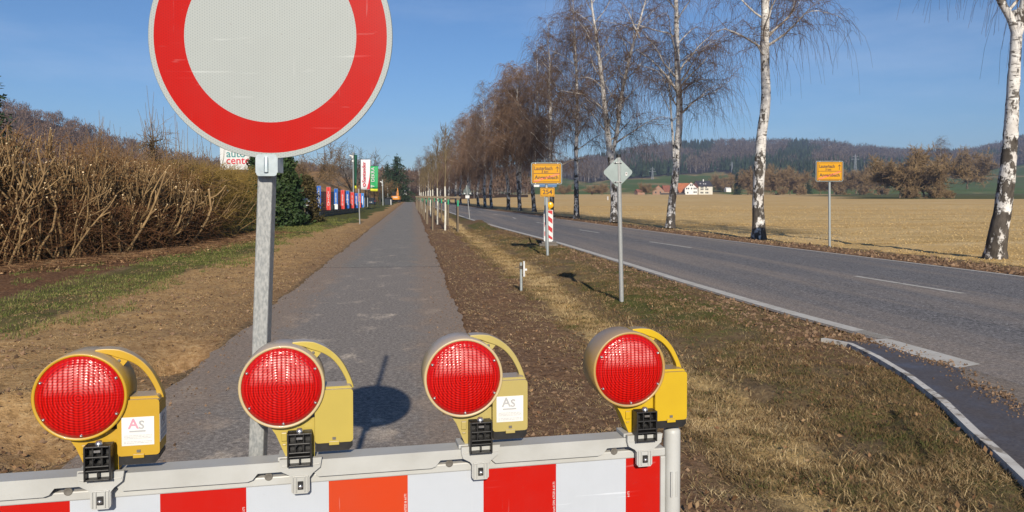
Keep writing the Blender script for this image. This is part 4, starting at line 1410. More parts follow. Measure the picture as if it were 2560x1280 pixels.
BARK_APPLE = pmat('apple_bark', (.15, .12, .075), (.07, .055, .038), 4, .9, .4, 30, .01, world=True, spec=.2)
apple(41, 'gnarled apple tree with tall upright shoots, behind the hedge nearest the round sign', G(380, 29), 2.4, 2.3, 90)
apple(42, 'gnarled apple tree with short shoots, behind the middle of the hedge', G(225, 28), 1.7, 2.1, 60)
apple(43, 'smaller apple tree behind the hedge, half hidden by the round sign', G(470, 33), 1.7, 1.9, 50)
# brown bushes filling the slope behind the apple trees
for k, (qx, zc, h, lab) in enumerate(((60, 40, 4.2, 'brown bare bush behind the left part of the hedge'), (150, 45, 4.6, 'brown bare bush left of the gnarled apple trees'),
                                      (270, 42, 4.4, 'rounded bare bush behind the middle apple tree'), (400, 44, 3.8, 'bare bush behind the tall shooted apple tree'), (500, 50, 3.4, 'bare bush left of the white sign board'),
                                      (560, 52, 3.0, 'low bare bush below the white sign board'))):
    o = bare_tree(140 + k, h, lab, G(qx, zc), twig=TWIG_BR, name='bare_bush', tw_r=.011, nl=13, r=.07, fork=.06, upright=.75, dens=1.1, group='bare bushes behind the hedge')
    o['category'] = 'bush'

# ------------------------------------------------------------------ grass, straw and litter near the camera
def blades(rng, x, y, h, wd, lean, bend=.5):
    n = len(x); z = gz(x, y) - .01
    a = rng.uniform(0, 6.283, n); e = np.stack([np.cos(a), np.sin(a), np.zeros(n)], 1) * wd[:, None] * .5
    b_ = rng.uniform(0, 6.283, n); ln = np.stack([np.cos(b_), np.sin(b_), np.zeros(n)], 1) * (h * lean)[:, None]
    P = np.stack([x, y, z], 1); up = np.zeros((n, 3)); up[:, 2] = h * np.sqrt(np.maximum(.05, 1 - np.minimum(lean, .97) ** 2))
    M = P + up * .6 + ln * .35; T = P + up + ln
    V = np.stack([P - e, P + e, M + e * .7, M - e * .7, T], 1).reshape(-1, 3)
    i = np.arange(n) * 5
    return V, np.stack([i, i + 1, i + 2, i + 3], 1), np.stack([i + 3, i + 2, i + 4], 1)


def blade_mat(name, stops, wi=.75, wn=1.0):
    m, nt, b = newmat(name)
    g = N(nt, 'NewGeometry')
    n1 = noise(nt, g.outputs['Position'], 1.3, 5, .65)
    f = math_(nt, 'ADD', math_(nt, 'MULTIPLY', g.outputs['Random Per Island'], wi), math_(nt, 'MULTIPLY', math_(nt, 'SUBTRACT', n1, .38), wn))
    nt.links.new(ramp(nt, f, stops), b.inputs['Base Color'])
    b.inputs['Roughness'].default_value = .75; b.inputs['Specular IOR Level'].default_value = .2
    return m


GRASS = blade_mat('verge_grass', [(.0, (.032, .046, .010)), (.16, (.070, .082, .020)), (.30, (.110, .088, .034)), (.55, (.125, .075, .036)), (.78, (.22, .14, .066)), (1, (.38, .28, .15))], .62, 2.0)
STRAW = blade_mat('dry_straw', [(.0, (.13, .085, .04)), (.4, (.26, .18, .085)), (.75, (.38, .28, .145)), (1, (.50, .39, .22))], .8, 1.2)
GREENG = blade_mat('green_turf', [(.0, (.050, .070, .014)), (.45, (.085, .105, .022)), (.7, (.15, .15, .045)), (1, (.28, .22, .09))])
THATCH = blade_mat('trampled_straw', [(.0, (.17, .105, .045)), (.5, (.33, .215, .10)), (1, (.50, .37, .20))], .7, 1.3)
MATTED = blade_mat('matted_grass', [(.0, (.055, .066, .018)), (.22, (.095, .095, .030)), (.42, (.14, .095, .042)), (.7, (.235, .16, .075)), (1, (.36, .27, .14))], .8, 1.0)
FIELD = blade_mat('field_grass', [(.0, (.36, .245, .10)), (.5, (.52, .37, .165)), (1, (.64, .49, .26))], .45, 1.4)
LEAFL = blade_mat('leaf_litter', [(.0, (.06, .03, .016)), (.5, (.17, .09, .045)), (.8, (.30, .18, .09)), (1, (.42, .31, .18))])
CLOD = pmat('soil_clods', (.135, .082, .050), (.23, .155, .10), 6, .95, world=True, island=True, spec=.1)


def patch(rng, n, x0, x1, y0, y1, keep):
    y = y0 * (y1 / y0) ** rng.uniform(0, 1, n); x = rng.uniform(0, 1, n)
    x = (x0(y) if callable(x0) else x0) * (1 - x) + (x1(y) if callable(x1) else x1) * x
    k = keep(x, y)
    return x[k], y[k]


def clump(x, y, f, s, lo): return fbm(x * f, y * f, s, 3) > lo + .12 * (np.random.default_rng(s).uniform(0, 1, len(x)) - .5)


rng = np.random.default_rng(77)
mb = MB()
# mixed verge between the path and the road
x, y = patch(rng, 175000, 1.9, lambda y: XK(y) - .1, 3.2, 40, lambda x, y: clump(x, y, 2.0, 5, .43) & ((XK(y) - x > .9 + .5 * (vnoise(x * 2, y, 6) - .5)) | (rng.uniform(0, 1, len(x)) < .12) | (y < 8)))
V, q, t = blades(rng, x, y, rng.uniform(.02, .065, len(x)) * (1 + y * .012), .0035 + y * .0004, rng.uniform(.45, .985, len(x))); mb.add(V, q).add(V, t)
verge = tag(mb.build('verge_grass', GRASS), 'matted brown and green grass on the verge between path and road', 'grass', kind='stuff')
mb = MB()
x, y = patch(rng, 34000, 1.5, 3.5, 3.4, 60, lambda x, y: np.abs(x - 2.5 + .3 * (vnoise(y * .7, y * 0, 4) - .5)) < .42 * rng.uniform(.3, 1.3, len(x)))
V, q, t = blades(rng, x, y, rng.uniform(.04, .11, len(x)), .004 + y * .0004, rng.uniform(.45, .98, len(x))); mb.add(V, q).add(V, t)
x, y = patch(rng, 22000, 1.6, lambda y: XK(y) - .1, 3.2, 30, lambda x, y: clump(x, y, 1.9, 15, .60))
V, q, t = blades(rng, x, y, rng.uniform(.04, .12, len(x)), .0035 + y * .0004, rng.uniform(.85, .995, len(x))); mb.add(V, q).add(V, t)
x, y = patch(rng, 24000, .75, 2.3, 3.2, 40, lambda x, y: clump(x, y, 1.6, 45, .46))
V, q, t = blades(rng, x, y, rng.uniform(.03, .09, len(x)), .003 + y * .0004, rng.uniform(.85, .997, len(x))); mb.add(V, q).add(V, t)
x, y = patch(rng, 62000, 1.5, lambda y: XK(y) - .05, 3.0, 26, lambda x, y: (fbm(x * 2.3, y * 2.3, 71, 3) > .40) & (rng.uniform(0, 1, len(x)) < .25 + (x - 1.5)))
V, q, t = blades(rng, x, y, rng.uniform(.03, .10, len(x)), .003 + y * .00035, rng.uniform(.8, .997, len(x))); mb.add(V, q, 1).add(V, t, 1)
tag(mb.build('dry_grass', [STRAW, MATTED]), 'pale dry grass along the shallow ditch beside the path', 'grass', kind='stuff')
mb = MB()
x, y = patch(rng, 70000, -8.8, -4.0, 8, 60, lambda x, y: (fbm(x * 1.4, y * .6, 16, 3) > .40 + .25 * np.abs((x + 5.9) / 1.5) ** 2 * .5))
V, q, t = blades(rng, x, y, rng.uniform(.03, .08, len(x)) * (1 + y * .01), .004 + y * .0005, rng.uniform(.2, .9, len(x))); mb.add(V, q).add(V, t)
tag(mb.build('turf_strip', GREENG), 'short green grass strip between the hedge litter and the bare earth', 'grass', kind='stuff')
mb = MB()
x, y = patch(rng, 90000, -6.2, -2.2, 4.5, 45, lambda x, y: clump(x, y, 1.3, 17, .42))
V, q, t = blades(rng, x, y, rng.uniform(.02, .07, len(x)), .003 + y * .0004, rng.uniform(.8, .995, len(x))); mb.add(V, q).add(V, t)
tag(mb.build('trampled_grass', THATCH), 'thin trampled straw on the bare earth left of the path', 'grass', kind='stuff')
mb = MB()
x, y = patch(rng, 120000, lambda y: XR(y) + .5, lambda y: XR(y) + 6 + y * 1.3, 12, 130, lambda x, y: (fbm(x * .25, y * .9, 18, 3) > .40 + rng.uniform(-.12, .12, len(x))) & (x - XR(y) > 1.0 + rng.uniform(-.5, .6, len(x))))
V, q, t = blades(rng, x, y, rng.uniform(.04, .10, len(x)), .007 + y * .0008, rng.uniform(.7, .985, len(x))); mb.add(V, q).add(V, t)
tag(mb.build('field_grass', FIELD), 'golden dry grass of the wide field', 'grass', kind='stuff')
mb = MB()
sx_, n = rng.uniform(0, hd[-1], 16000), 16000
bx, by = hedge_pt(sx_); x = bx + rng.normal(size=n) * .55 + .55; y = by + rng.normal(size=n) * .2
V, f = quads(rng, np.stack([x, y, gz(x, y) + rng.uniform(0, .05, n)], 1), rng.uniform(.03, .11, n), .02, .4); mb.add(V, f)
n = 2600; sx_ = rng.uniform(0, hd[-1], n); bx, by = hedge_pt(sx_); x = bx + rng.normal(size=n) * .5 + .5
a = rng.uniform(0, 6.28, n); L = rng.uniform(.2, .8, n); z = gz(x, by) + rng.uniform(.01, .10, n)
P = np.stack([np.stack([x + np.cos(a) * L * t, by + np.sin(a) * L * t, z + .03 * t], 1) for t in (0, .5, 1)], 1); P[:, 1, 2] += .02
V, f = strands(P, np.tile([.006, .005, .003], (n, 1)), 3); mb.add(V, f)
tag(mb.build('hedge_litter', LEAFL), 'reddish brown twigs and leaves lying along the foot of the hedge', 'litter', kind='stuff')


mb = MB()
x, y = patch(rng, 4000, .8, lambda y: XK(y) - .1, 3.2, 26, lambda x, y: clump(x, y, 1.5, 61, .40)); n = len(x)
V, f = quads(rng, np.stack([x, y, gz(x, y) + rng.uniform(.004, .03, n)], 1), rng.uniform(.015, .05, n), .0, .55); mb.add(V, f)
x, y = patch(rng, 5000, -6.0, -2.2, 4.8, 26, lambda x, y: clump(x, y, 1.5, 62, .45)); n = len(x)
V, f = quads(rng, np.stack([x, y, gz(x, y) + rng.uniform(.004, .02, n)], 1), rng.uniform(.015, .045, n), .0, .5); mb.add(V, f)
tag(mb.build('dead_leaves', LEAFL), 'dead brown leaves scattered over the verges', 'litter', kind='stuff')


def clods(rng, x, y, s):
    n = len(x); base = np.array([(1, 0, 0), (-1, 0, 0), (0, 1, 0), (0, -1, 0), (0, 0, 1), (0, 0, -1)], float)
    V = base[None] * s[:, None, None] * rng.uniform(.5, 1.2, (n, 6, 1)) + rng.normal(size=(n, 6, 3)) * s[:, None, None] * .22
    V += np.stack([x, y, gz(x, y) + s * .15], 1)[:, None]
    f = np.array([(0, 2, 4), (2, 1, 4), (1, 3, 4), (3, 0, 4), (2, 0, 5), (1, 2, 5), (3, 1, 5), (0, 3, 5)])
    return V.reshape(-1, 3), (np.arange(n)[:, None, None] * 6 + f[None]).reshape(-1, 3)


mb = MB()
x, y = patch(rng, 9000, .62, 1.95, 3.5, 40, lambda x, y: (rng.uniform(0, 1, len(x)) < 1.25 - (x - .62) * .75)); V, f = clods(rng, x, y, rng.uniform(.2, 1.0, len(x)) ** 4 * .020 + .003); mb.add(V, f)
x, y = patch(rng, 8000, -5.0, -2.05, 4.5, 36, lambda x, y: clump(x, y, 1.1, 19, .47)); V, f = clods(rng, x, y, rng.uniform(.2, 1.0, len(x)) ** 4 * .030 + .003); mb.add(V, f)
x, y = patch(rng, 5000, lambda y: XK(y) - 1.1, lambda y: XK(y), 8, 45, lambda x, y: x < 99); V, f = clods(rng, x, y, rng.uniform(.3, 1.0, len(x)) ** 3 * .03 + .004); mb.add(V, f)
x, y = patch(rng, 5000, lambda y: XR(y) + .05, lambda y: XR(y) + 1.5, 12, 70, lambda x, y: x < 99); V, f = clods(rng, x, y, rng.uniform(.3, 1.0, len(x)) ** 3 * .06 + .008); mb.add(V, f)
# dirt washed up along the water's edge
rim = [pc[i].lerp(pc[i + 1], t_) for i in range(1, 9) for t_ in np.linspace(0, 1, 40)]
qx = rng.integers(0, len(rim), 1400); x = np.array([rim[i].x for i in qx]) + rng.normal(size=1400) * .10; y = np.array([rim[i].y for i in qx]) + rng.normal(size=1400) * .07
s_ = rng.uniform(.2, 1, 1400) ** 3 * .016 + .002
V, f = clods(rng, x, y, s_); V[:, 2] += np.repeat(.004 + s_ * .15 - gz(x, y) - s_ * .15, 6); mb.add(V, f)
# crumbs carried onto the path
n = 2600; y = 3.6 * (34 / 3.6) ** rng.uniform(0, 1, n); e = rng.uniform(0, 1, n) ** 2.2 * .55; sd_ = rng.uniform(0, 1, n) < .5
x = np.where(sd_, -2.12 + e, .64 - e * .8); s_ = rng.uniform(.15, 1, n) ** 3 * .013 + .002
V, f = clods(rng, x, y, s_); V[:, 2] += np.repeat(.002 + s_ * .1 - gz(x, y) - s_ * .15, 6); mb.add(V, f)
tag(mb.build('soil_clods', CLOD), 'clods of earth and gravel lying along the edges of path and road', 'soil', kind='stuff')

# ------------------------------------------------------------------ the striped barrier and its four lamps
BX, BZ0 = .4123, 2.161
bdir = RV * .9767 + FH * .2144
BRZ = math.atan2(bdir.y, bdir.x)
b0 = RV * BX + FH * BZ0
RED_R = retro('red_sheeting', (.43, .008, .004), (.33, .006, .004), .0042, .7, .35, .25)
ORANGE_R = retro('glare_red_sheeting', (.50, .050, .012), (.40, .030, .010), .0042, .7, .35, .5)  # orange glare on one red stripe, put into its base colour
WHITE_R = retro('white_sheeting', (.45, .48, .525), (.40, .425, .46), .0042, .7, .32, .5)
WHITE_S = retro('white_sign_sheeting', (.35, .375, .365), (.215, .24, .235), .0072, .62, .32, .5)
RED_S = retro('red_sign_sheeting', (.40, .007, .003), (.31, .006, .003), .0072, .8, .33, .3)
LT = (-.058, -.5137, -.9677, -1.4238)
TOP = 1.038
bar = thing('barrier', 'long red and white striped road barrier carrying four lamps across the path', 'barrier', (b0.x, b0.y, 0), BRZ)
mb = MB()
edges = [-2.0] + [-1.9 + .2 * k for k in range(10)] + [0.0]
for k in range(11):
    x0, x1 = edges[k], edges[k + 1]
    mat_ = 0 if k % 2 else 1
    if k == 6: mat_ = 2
    mb.add([(x0, -.001, .725), (x1, -.001, .725), (x1, -.001, .975), (x0, -.001, .975)], [(0, 1, 2, 3)], mat_)
mb.add([(-2.0, .012, .725), (0, .012, .725), (0, .012, .975), (-2, .012, .975)], [(3, 2, 1, 0)], 3)
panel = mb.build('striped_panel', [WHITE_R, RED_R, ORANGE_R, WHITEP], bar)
mb = MB()
mb.box((-1, .012, .708), (2.03, .04, .034)).box((.0075, .012, .85), (.015, .04, .25)).box((-2.0075, .012, .85), (.015, .04, .25))
mb.build('frame', WHITEP, bar, bevel=.003)
# moulded upper rail: a flush lower lip and a proud bar that steps up round every lamp fixing
mb = MB().box((-1.0, .012, .9865), (2.03, .036, .0225))
pts = [(-2.03, TOP), (-2.03, .994)]
for t in LT[::-1]:
    a, b_ = t - .115, t + .035
    pts += [(a - .012, .994), (a, .998), (a + .012, 1.013), (b_ - .008, 1.013), (b_, 1.002)]
    if b_ + .01 < -.03: pts += [(b_ + .008, .995)]
pts = [p for p in pts if p[0] < -.024] + [(-.024, 1.002), (-.024, TOP)]
mb.prism(pts, -.020, .044)
rail = mb.build('top_rail', WHITEP, bar, bevel=.004)
HOLE = pmat('dark_recess', (.16, .15, .13), (.10, .09, .08), 20, .8)  # one dark tone for drain holes, pins and keyholes
for t in LT:
    MB().lathe([(.0001, -.0065), (.006, -.0065), (.0085, -.009), (.010, -.0062)], (t - .078, 0, .9985), 20).build('drain_hole', HOLE, bar)
for t in LT:
    mb = MB()
    o = [(-.050, .010), (-.050, -.006), (-.046, -.020), (-.028, -.030), (-.022, -.038), (-.022, -.072), (-.017, -.078), (.017, -.078), (.022, -.072), (.022, -.038), (.030, -.028), (.048, -.014), (.052, .010)]
    mb.prism([(x + t, z + TOP) for x, z in o[::-1]], -.034, -.0205)
    for sx_ in (-.0175, -.010, .010, .0175):
        mb.box((t + sx_, -.035, TOP - .054), (.0028, .005, .040))
    mb.box((t, -.035, TOP - .034), (.040, .005, .003)).box((t - .030, .012, TOP + .006), (.05, .06, .010)).box((t + .001, -.034, TOP - .006), (.092, .004, .003))
    c = mb.build('clamp', WHITEP, bar, bevel=.002)
    b = MB().box((t, -.0365, TOP - .056), (.013, .006, .019), mat=1).lathe([(.0001, -.006), (.0045, -.006), (.0055, -.003), (.0055, .004)], (t, -.038, TOP - .058), 10)
    b.build('bolt', [BOLT, BLACKP], c)
for t, nm in ((.042, 'post'), (-2.042, 'post')):
    mb = MB().lathe([(.0001, TOP + .012), (.017, TOP + .012), (.0225, TOP + .004), (.0235, TOP - .004), (.0235, .06)], (t, .012, 0), 28, axis='Z', flip=True)
    for dx in (-.011, .004):
        mb.tube([(t + dx, -.0115, .93), (t + dx, -.0115, .86)], .003, 6)
    p = mb.build(nm, WHITEP, bar)
    f = MB().box((t, .012, .03), (.24, .62, .058)).box((t, .012, .062), (.12, .4, .012))
    f.build('foot', BLACKP, p, bevel=.012)
for t in edges[1:-1:2] + [edges[-2]]:
    pass
for k, t in enumerate((-1.1, -.7, -.3)):
    lettering('nach DIN 67520 & 6171', .0085, WHITEPAINT, panel, (t - .006, -.0016, .885), (R(90), R(-90), 0), .0002, 'CENTER')
lettering('6171', .0085, WHITEPAINT, panel, (-.092, -.0016, .875), (R(90), R(-90), 0), .0002)


def lamp_plastic(name, c1, c2, dust):
    return pmat(name, c1, c2, 5, .42, .05, 90, .001, dust=dust, coat=.1, spots=((.30, .20, .05), 22, .70, .4))


def lens_mat():
    m, nt, b = newmat('red_lens')
    tc = N(nt, 'TexCoord').outputs['Object']
    sx = N(nt, 'SeparateXYZ'); nt.links.new(tc, sx.inputs[0])
    x, z = sx.outputs['X'], sx.outputs['Z']
    r = math_(nt, 'SQRT', math_(nt, 'ADD', math_(nt, 'MULTIPLY', x, x), math_(nt, 'MULTIPLY', z, z)))
    rings = math_(nt, 'SINE', math_(nt, 'MULTIPLY', r, 1000))
    vb = math_(nt, 'ABSOLUTE', math_(nt, 'SINE', math_(nt, 'MULTIPLY', x, 285)))
    hb = math_(nt, 'ABSOLUTE', math_(nt, 'SINE', math_(nt, 'MULTIPLY', z, 480)))
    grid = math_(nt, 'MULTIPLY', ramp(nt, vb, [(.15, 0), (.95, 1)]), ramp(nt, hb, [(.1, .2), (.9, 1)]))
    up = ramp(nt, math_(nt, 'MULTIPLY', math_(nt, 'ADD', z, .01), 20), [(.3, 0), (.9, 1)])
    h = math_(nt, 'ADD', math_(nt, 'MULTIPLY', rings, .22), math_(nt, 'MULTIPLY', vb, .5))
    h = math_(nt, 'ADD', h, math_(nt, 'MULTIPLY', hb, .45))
    # moulded facets: ring shading put into the red, pale glints painted on upper ribs
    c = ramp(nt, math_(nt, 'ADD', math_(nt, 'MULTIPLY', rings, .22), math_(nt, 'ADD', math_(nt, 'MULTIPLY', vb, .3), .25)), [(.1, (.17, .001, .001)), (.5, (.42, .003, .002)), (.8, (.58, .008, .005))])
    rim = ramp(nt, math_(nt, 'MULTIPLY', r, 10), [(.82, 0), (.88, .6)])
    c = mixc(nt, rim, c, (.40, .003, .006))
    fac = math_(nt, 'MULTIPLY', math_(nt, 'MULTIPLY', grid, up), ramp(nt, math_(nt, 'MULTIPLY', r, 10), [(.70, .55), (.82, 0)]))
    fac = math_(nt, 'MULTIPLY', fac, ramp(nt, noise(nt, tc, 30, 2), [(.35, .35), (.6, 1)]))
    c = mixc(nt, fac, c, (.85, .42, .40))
    nt.links.new(c, b.inputs['Base Color'])
    b.inputs['Roughness'].default_value = .2; b.inputs['Specular IOR Level'].default_value = .3; b.inputs['Coat Weight'].default_value = .1; b.inputs['Coat Roughness'].default_value = .08
    bump(nt, b, h, .55, .0015)
    return m


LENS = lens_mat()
STICK = pmat('white_sticker', (.70, .70, .68), (.60, .60, .58), 12, .5, spots=((.4, .38, .34), 40, .68, .4))
PINK = pmat('faded_pink_print', (.62, .25, .33), (.60, .30, .36), 20, .5)
GREYP = pmat('grey_print', (.34, .34, .35), (.42, .42, .42), 20, .5)


def sticker(parent, loc, rz, fade):
    s_ = MB().box((0, 0, 0), (.072, .0008, .068)).build('sticker', STICK, parent); s_.location = loc; s_.rotation_euler = (0, 0, rz)
    g = GREYP
    lettering('A', .034, g if fade else PINK, s_, (-.010, -.0008, .017), depth=.0002, name='print', bold=.0006)
    lettering('S', .028, g, s_, (.008, -.0010, .014), depth=.0002, name='print', bold=.0006)
    mb = MB().box((-.001, -.0007, .000), (.036, .0004, .0035))
    for k, z in enumerate((-.010, -.0135, -.017, -.0245, -.028)):
        x = -.031
        rr = random.Random(k)
        while x < .030:
            w_ = rr.uniform(.003, .010); w_ = min(w_, .031 - x)
            mb.box((x + w_ / 2, -.0007, z), (w_, .0004, .0011)); x += w_ + .0014
    mb.build('print', g, s_)
    return s_


def make_lamp(t, label, pal, stick, drum_m=None):
    P = b0 + bdir * t
    root = thing('warning_lamp', label, 'lamp', (P.x, P.y, TOP), BRZ, 'red warning lamps on the barrier')
    Y = pal
    cx, cz = -.043, .190
    body = MB().lathe([(.0965, -.029), (.1005, -.033), (.1035, -.029), (.1025, .03), (.101, .072), (.095, .088), (.080, .094), (.0001, .096)], (cx, 0, cz), 64, flip=True)
    drum = body.build('drum', drum_m or Y, root)
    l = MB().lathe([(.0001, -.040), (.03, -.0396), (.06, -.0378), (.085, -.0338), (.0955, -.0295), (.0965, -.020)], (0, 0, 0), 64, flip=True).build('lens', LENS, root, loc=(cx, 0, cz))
    for a in (155, 28, 212, -28, -88):
        mb = MB().lathe([(.0001, -.0045), (.0026, -.0038), (.0036, -.001), (.0036, .002)], (.0905 * math.cos(R(a)), -.0325, .0905 * math.sin(R(a))), 10, flip=True)
        mb.build('screw', BOLT, l)
    # handle: a flat band sweeping from the crown of the drum to the battery box
    hp = [(-.020, .2905), (.005, .2885), (.030, .2820), (.058, .2700), (.082, .2520), (.101, .2280), (.1150, .2000), (.1215, .1850), (.1230, .168)]
    K = len(hp); H = resample([(x, 0, z) for x, z in hp], 26)
    V = []
    for i in range(26):
        tg = H[min(i + 1, 25)] - H[max(i - 1, 0)]; tg /= np.linalg.norm(tg); nr = np.array([-tg[2], 0, tg[0]])
        f = i / 25; th = np.interp(f, [0, .25, .5, .9, 1], [.003, .010, .0075, .006, .009]); dp = np.interp(f, [0, .5, 1], [.020, .012, .013])
        c_ = H[i] - nr * 0
        for sy, sn in ((-1, 1), (1, 1), (1, -1), (-1, -1)):
            q = c_ + nr * sn * th; V.append((q[0], .028 + sy * dp, q[2]))
    Fc = [(i * 4 + j, i * 4 + (j + 1) % 4, i * 4 + 4 + (j + 1) % 4, i * 4 + 4 + j) for i in range(25) for j in range(4)] + [(3, 2, 1, 0), (100, 101, 102, 103)]
    mb = MB().add(V, Fc)
    mb.prism([(.0, .276), (.03, .276), (.050, .262), (.040, .250), (.024, .247), (.010, .262)], .018, .038)
    hd_ = mb.build('handle', Y, root, bevel=.002)
    MB().lathe([(.0001, -.001), (.0038, -.001), (.0038, .004)], (.031, .0172, .263), 12, flip=True).build('pin', HOLE, hd_)
    # battery box
    bx = MB()
    o = rrect(.094, .134, .008, 3, .082, .108)
    bx.prism(o, -.022, .052)
    bx.prism([(.036, .174), (.128, .174), (.122, .181), (.050, .181)], -.012, .046)
    box = bx.build('battery_box', Y, root, bevel=.0035)
    MB().prism([(.037, .041), (.037, .020), (.118, .020), (.1275, .030), (.1275, .041)][::-1], -.0205, .050).build('base', BLACKP, box, bevel=.002)
    MB().box((.082, -.0228, .052), (.0085, .003, .0062)).build('keyhole', HOLE, box)
    MB().box((.082, -.0235, .0405), (.025, .004, .0095)).build('latch', Y, box, bevel=.001)
    # foot bracket between drum and rail
    mb = MB()
    mb.prism([(-.082, .100), (-.060, .066), (-.046, .032), (-.034, .004), (.034, .004), (.034, .104)][::-1], -.008, .040)
    mb.box((-.040, -.010, .060), (.014, .006, .022)).box((-.040, -.010, .040), (.010, .005, .004))
    mb.build('bracket', Y, root, bevel=.002)
    # ribbed black clamp block
    mb = MB(); z0, z1 = -.004, .078
    mb.box((-.001, -.024, .037), (.058, .010, .082))
    for x_ in (-.0285, .0265): mb.box((x_, -.041, .037), (.004, .026, .082))
    for z_ in (-.002, .020, .030, .052, .076): mb.box((-.001, -.041, z_), (.0505, .0255, .0035))
    for x_ in (-.011, .009): mb.box((x_, -.040, .053), (.003, .023, .0435))
    mb.box((-.001, -.040, .010), (.003, .023, .0190))
    mb.lathe([(.0085, -.020), (.010, -.020), (.010, .0)], (-.001, -.029, .041), 14, flip=True)
    cl_ = mb.build('clamp_block', BLACKP, root, bevel=.0008)
    MB().lathe([(.0001, .007), (.006, .006), (.009, .001), (.009, -.002)], (-.001, -.036, .080), 12, axis='Z').build('bolt', BOLT, cl_)
    MB().box((-.001, -.0522, .066), (.014, .002, .0055)).build('nut', BOLT, cl_)
    if stick:
        sticker(box, (.081, -.0226, .100), R(0), stick == 2)
        if stick == 1: sticker(box, (.1293, .016, .104), R(90), True)
    return root


Y1 = lamp_plastic('yellow_lamp_plastic', (.48, .29, .016), (.40, .24, .016), (.37, .28, .17, .8))
Y2 = lamp_plastic('faded_yellow_lamp_plastic', (.44, .34, .066), (.38, .295, .06), (.35, .29, .235, .95))
Y3 = lamp_plastic('pale_yellow_lamp_plastic', (.41, .33, .105), (.35, .28, .095), (.33, .27, .22, .95))
Y4 = lamp_plastic('bright_yellow_lamp_plastic', (.54, .36, .010), (.47, .30, .010), (.28, .205, .125, .9))
D2 = lamp_plastic('weathered_beige_drum', (.50, .395, .22), (.43, .33, .17), (.38, .31, .25, .95))
D4 = lamp_plastic('dusty_orange_drum', (.42, .27, .085), (.36, .215, .07), (.30, .22, .15, .9))
make_lamp(LT[3], 'red warning lamp with white stickers on two sides, leftmost on the striped barrier', Y1, 1)
make_lamp(LT[2], 'red warning lamp without sticker, in front of the round sign post', Y2, 0, D2)
make_lamp(LT[1], 'pale red warning lamp with one faded sticker, standing before the path edge', Y3, 2, D2)
make_lamp(LT[0], 'bright yellow red warning lamp with dusty drum, at the barrier end over the grass', Y4, 0, D4)

# ------------------------------------------------------------------ round prohibition sign
zs = 2.02
pc_ = atd(675.5, 90, zs); pg = atd(645, 1130, zs + .045); pt = atd(668, 445, zs + .045)
ax = (pt - pg) / (pt.z - pg.z)
foot = pg - ax * pg.z
sign = thing('round_sign', 'big round white sign with a red ring on a square steel post behind the barrier', 'sign', (foot.x, foot.y, 0), -YAW)
loc_ = lambda p: Matrix.Rotation(YAW, 3, 'Z') @ (Vector(p) - Vector((foot.x, foot.y, 0)))
c = loc_(pc_); rs = .3150
mb = MB()
mb.lathe([(.0001, 0), (.2218, 0)], (0, 0, 0), 96, 0, smooth=False, flip=True)
mb.lathe([(.2218, 0), (.3005, 0)], (0, 0, 0), 96, 1, smooth=False, flip=True)
mb.lathe([(.3005, 0), (rs - .001, 0)], (0, 0, 0), 96, 0, smooth=False, flip=True)
mb.lathe([(rs - .001, 0), (rs, .001), (rs, .004), (rs - .001, .005)], (0, 0, 0), 96, 2, flip=True)
mb.lathe([(rs - .001, .005), (.0001, .005)], (0, 0, 0), 96, 2, flip=True)
plate = mb.build('sign_plate', [WHITE_S, RED_S, STEELBACK], sign, loc=c)
axl = loc_(pt) - loc_(pg)
q = axl.to_track_quat('Z', 'X')
L = 3.05
post = MB().box((0, 0, L / 2 - .2), (.0395, .0395, L + .4)).build('post', GALV, sign, bevel=.004)
ex = Vector((1, 0, 0)); zz = axl.normalized(); yy = zz.cross(ex).normalized(); ex = yy.cross(zz)
post.matrix_local = Matrix((ex, yy, zz)).transposed().to_4x4()
cc = loc_(atd(667, 413, zs - .004))
mb = MB().prism(rrect(.054, .056, .008, 3), -.003, .0)
mb.tube([(0, -.0035, .020), (0, -.0045, .012), (0, -.0055, -.018)], [.0052, .0058, .0058], 12)
mb.box((-.0275, .022, .0), (.003, .05, .040)).box((.0275, .022, .0), (.003, .05, .040))
GALV2 = pmat('zinc_clamp', (.56, .62, .63), (.40, .46, .48), 28, .38, .15, 60, .001, metal=.45)
mb.build('clamp', GALV2, sign, bevel=.0012, loc=cc)

# ------------------------------------------------------------------ signs along the road
def post_thing(name, label, cat, px_b, py_b, px_t, py_t, zc, rad, m=GALV, group=None, cap=False):
    """a straight post from its foot on the ground to its top"""
    fb = atd(px_b, py_b, zc); tp_ = atd(px_t, py_t, zc)
    root = thing(name, label, cat, (fb.x, fb.y, float(min(fb.z, gz(fb.x, fb.y)))), -YAW, group)
    l = Matrix.Rotation(YAW, 3, 'Z')
    def loc(p): return l @ (Vector(p) - root.location)
    T_ = loc(tp_); d = T_.normalized()
    P = MB().tube([-d * .12, d * 0, T_ * .5, T_], rad, 14).build('post', m, root)
    if cap:
        MB().tube([T_ - d * .005, T_ + d * .045], rad * 1.12, 14).build('cap', BLACKP, P)
    return root, loc, d


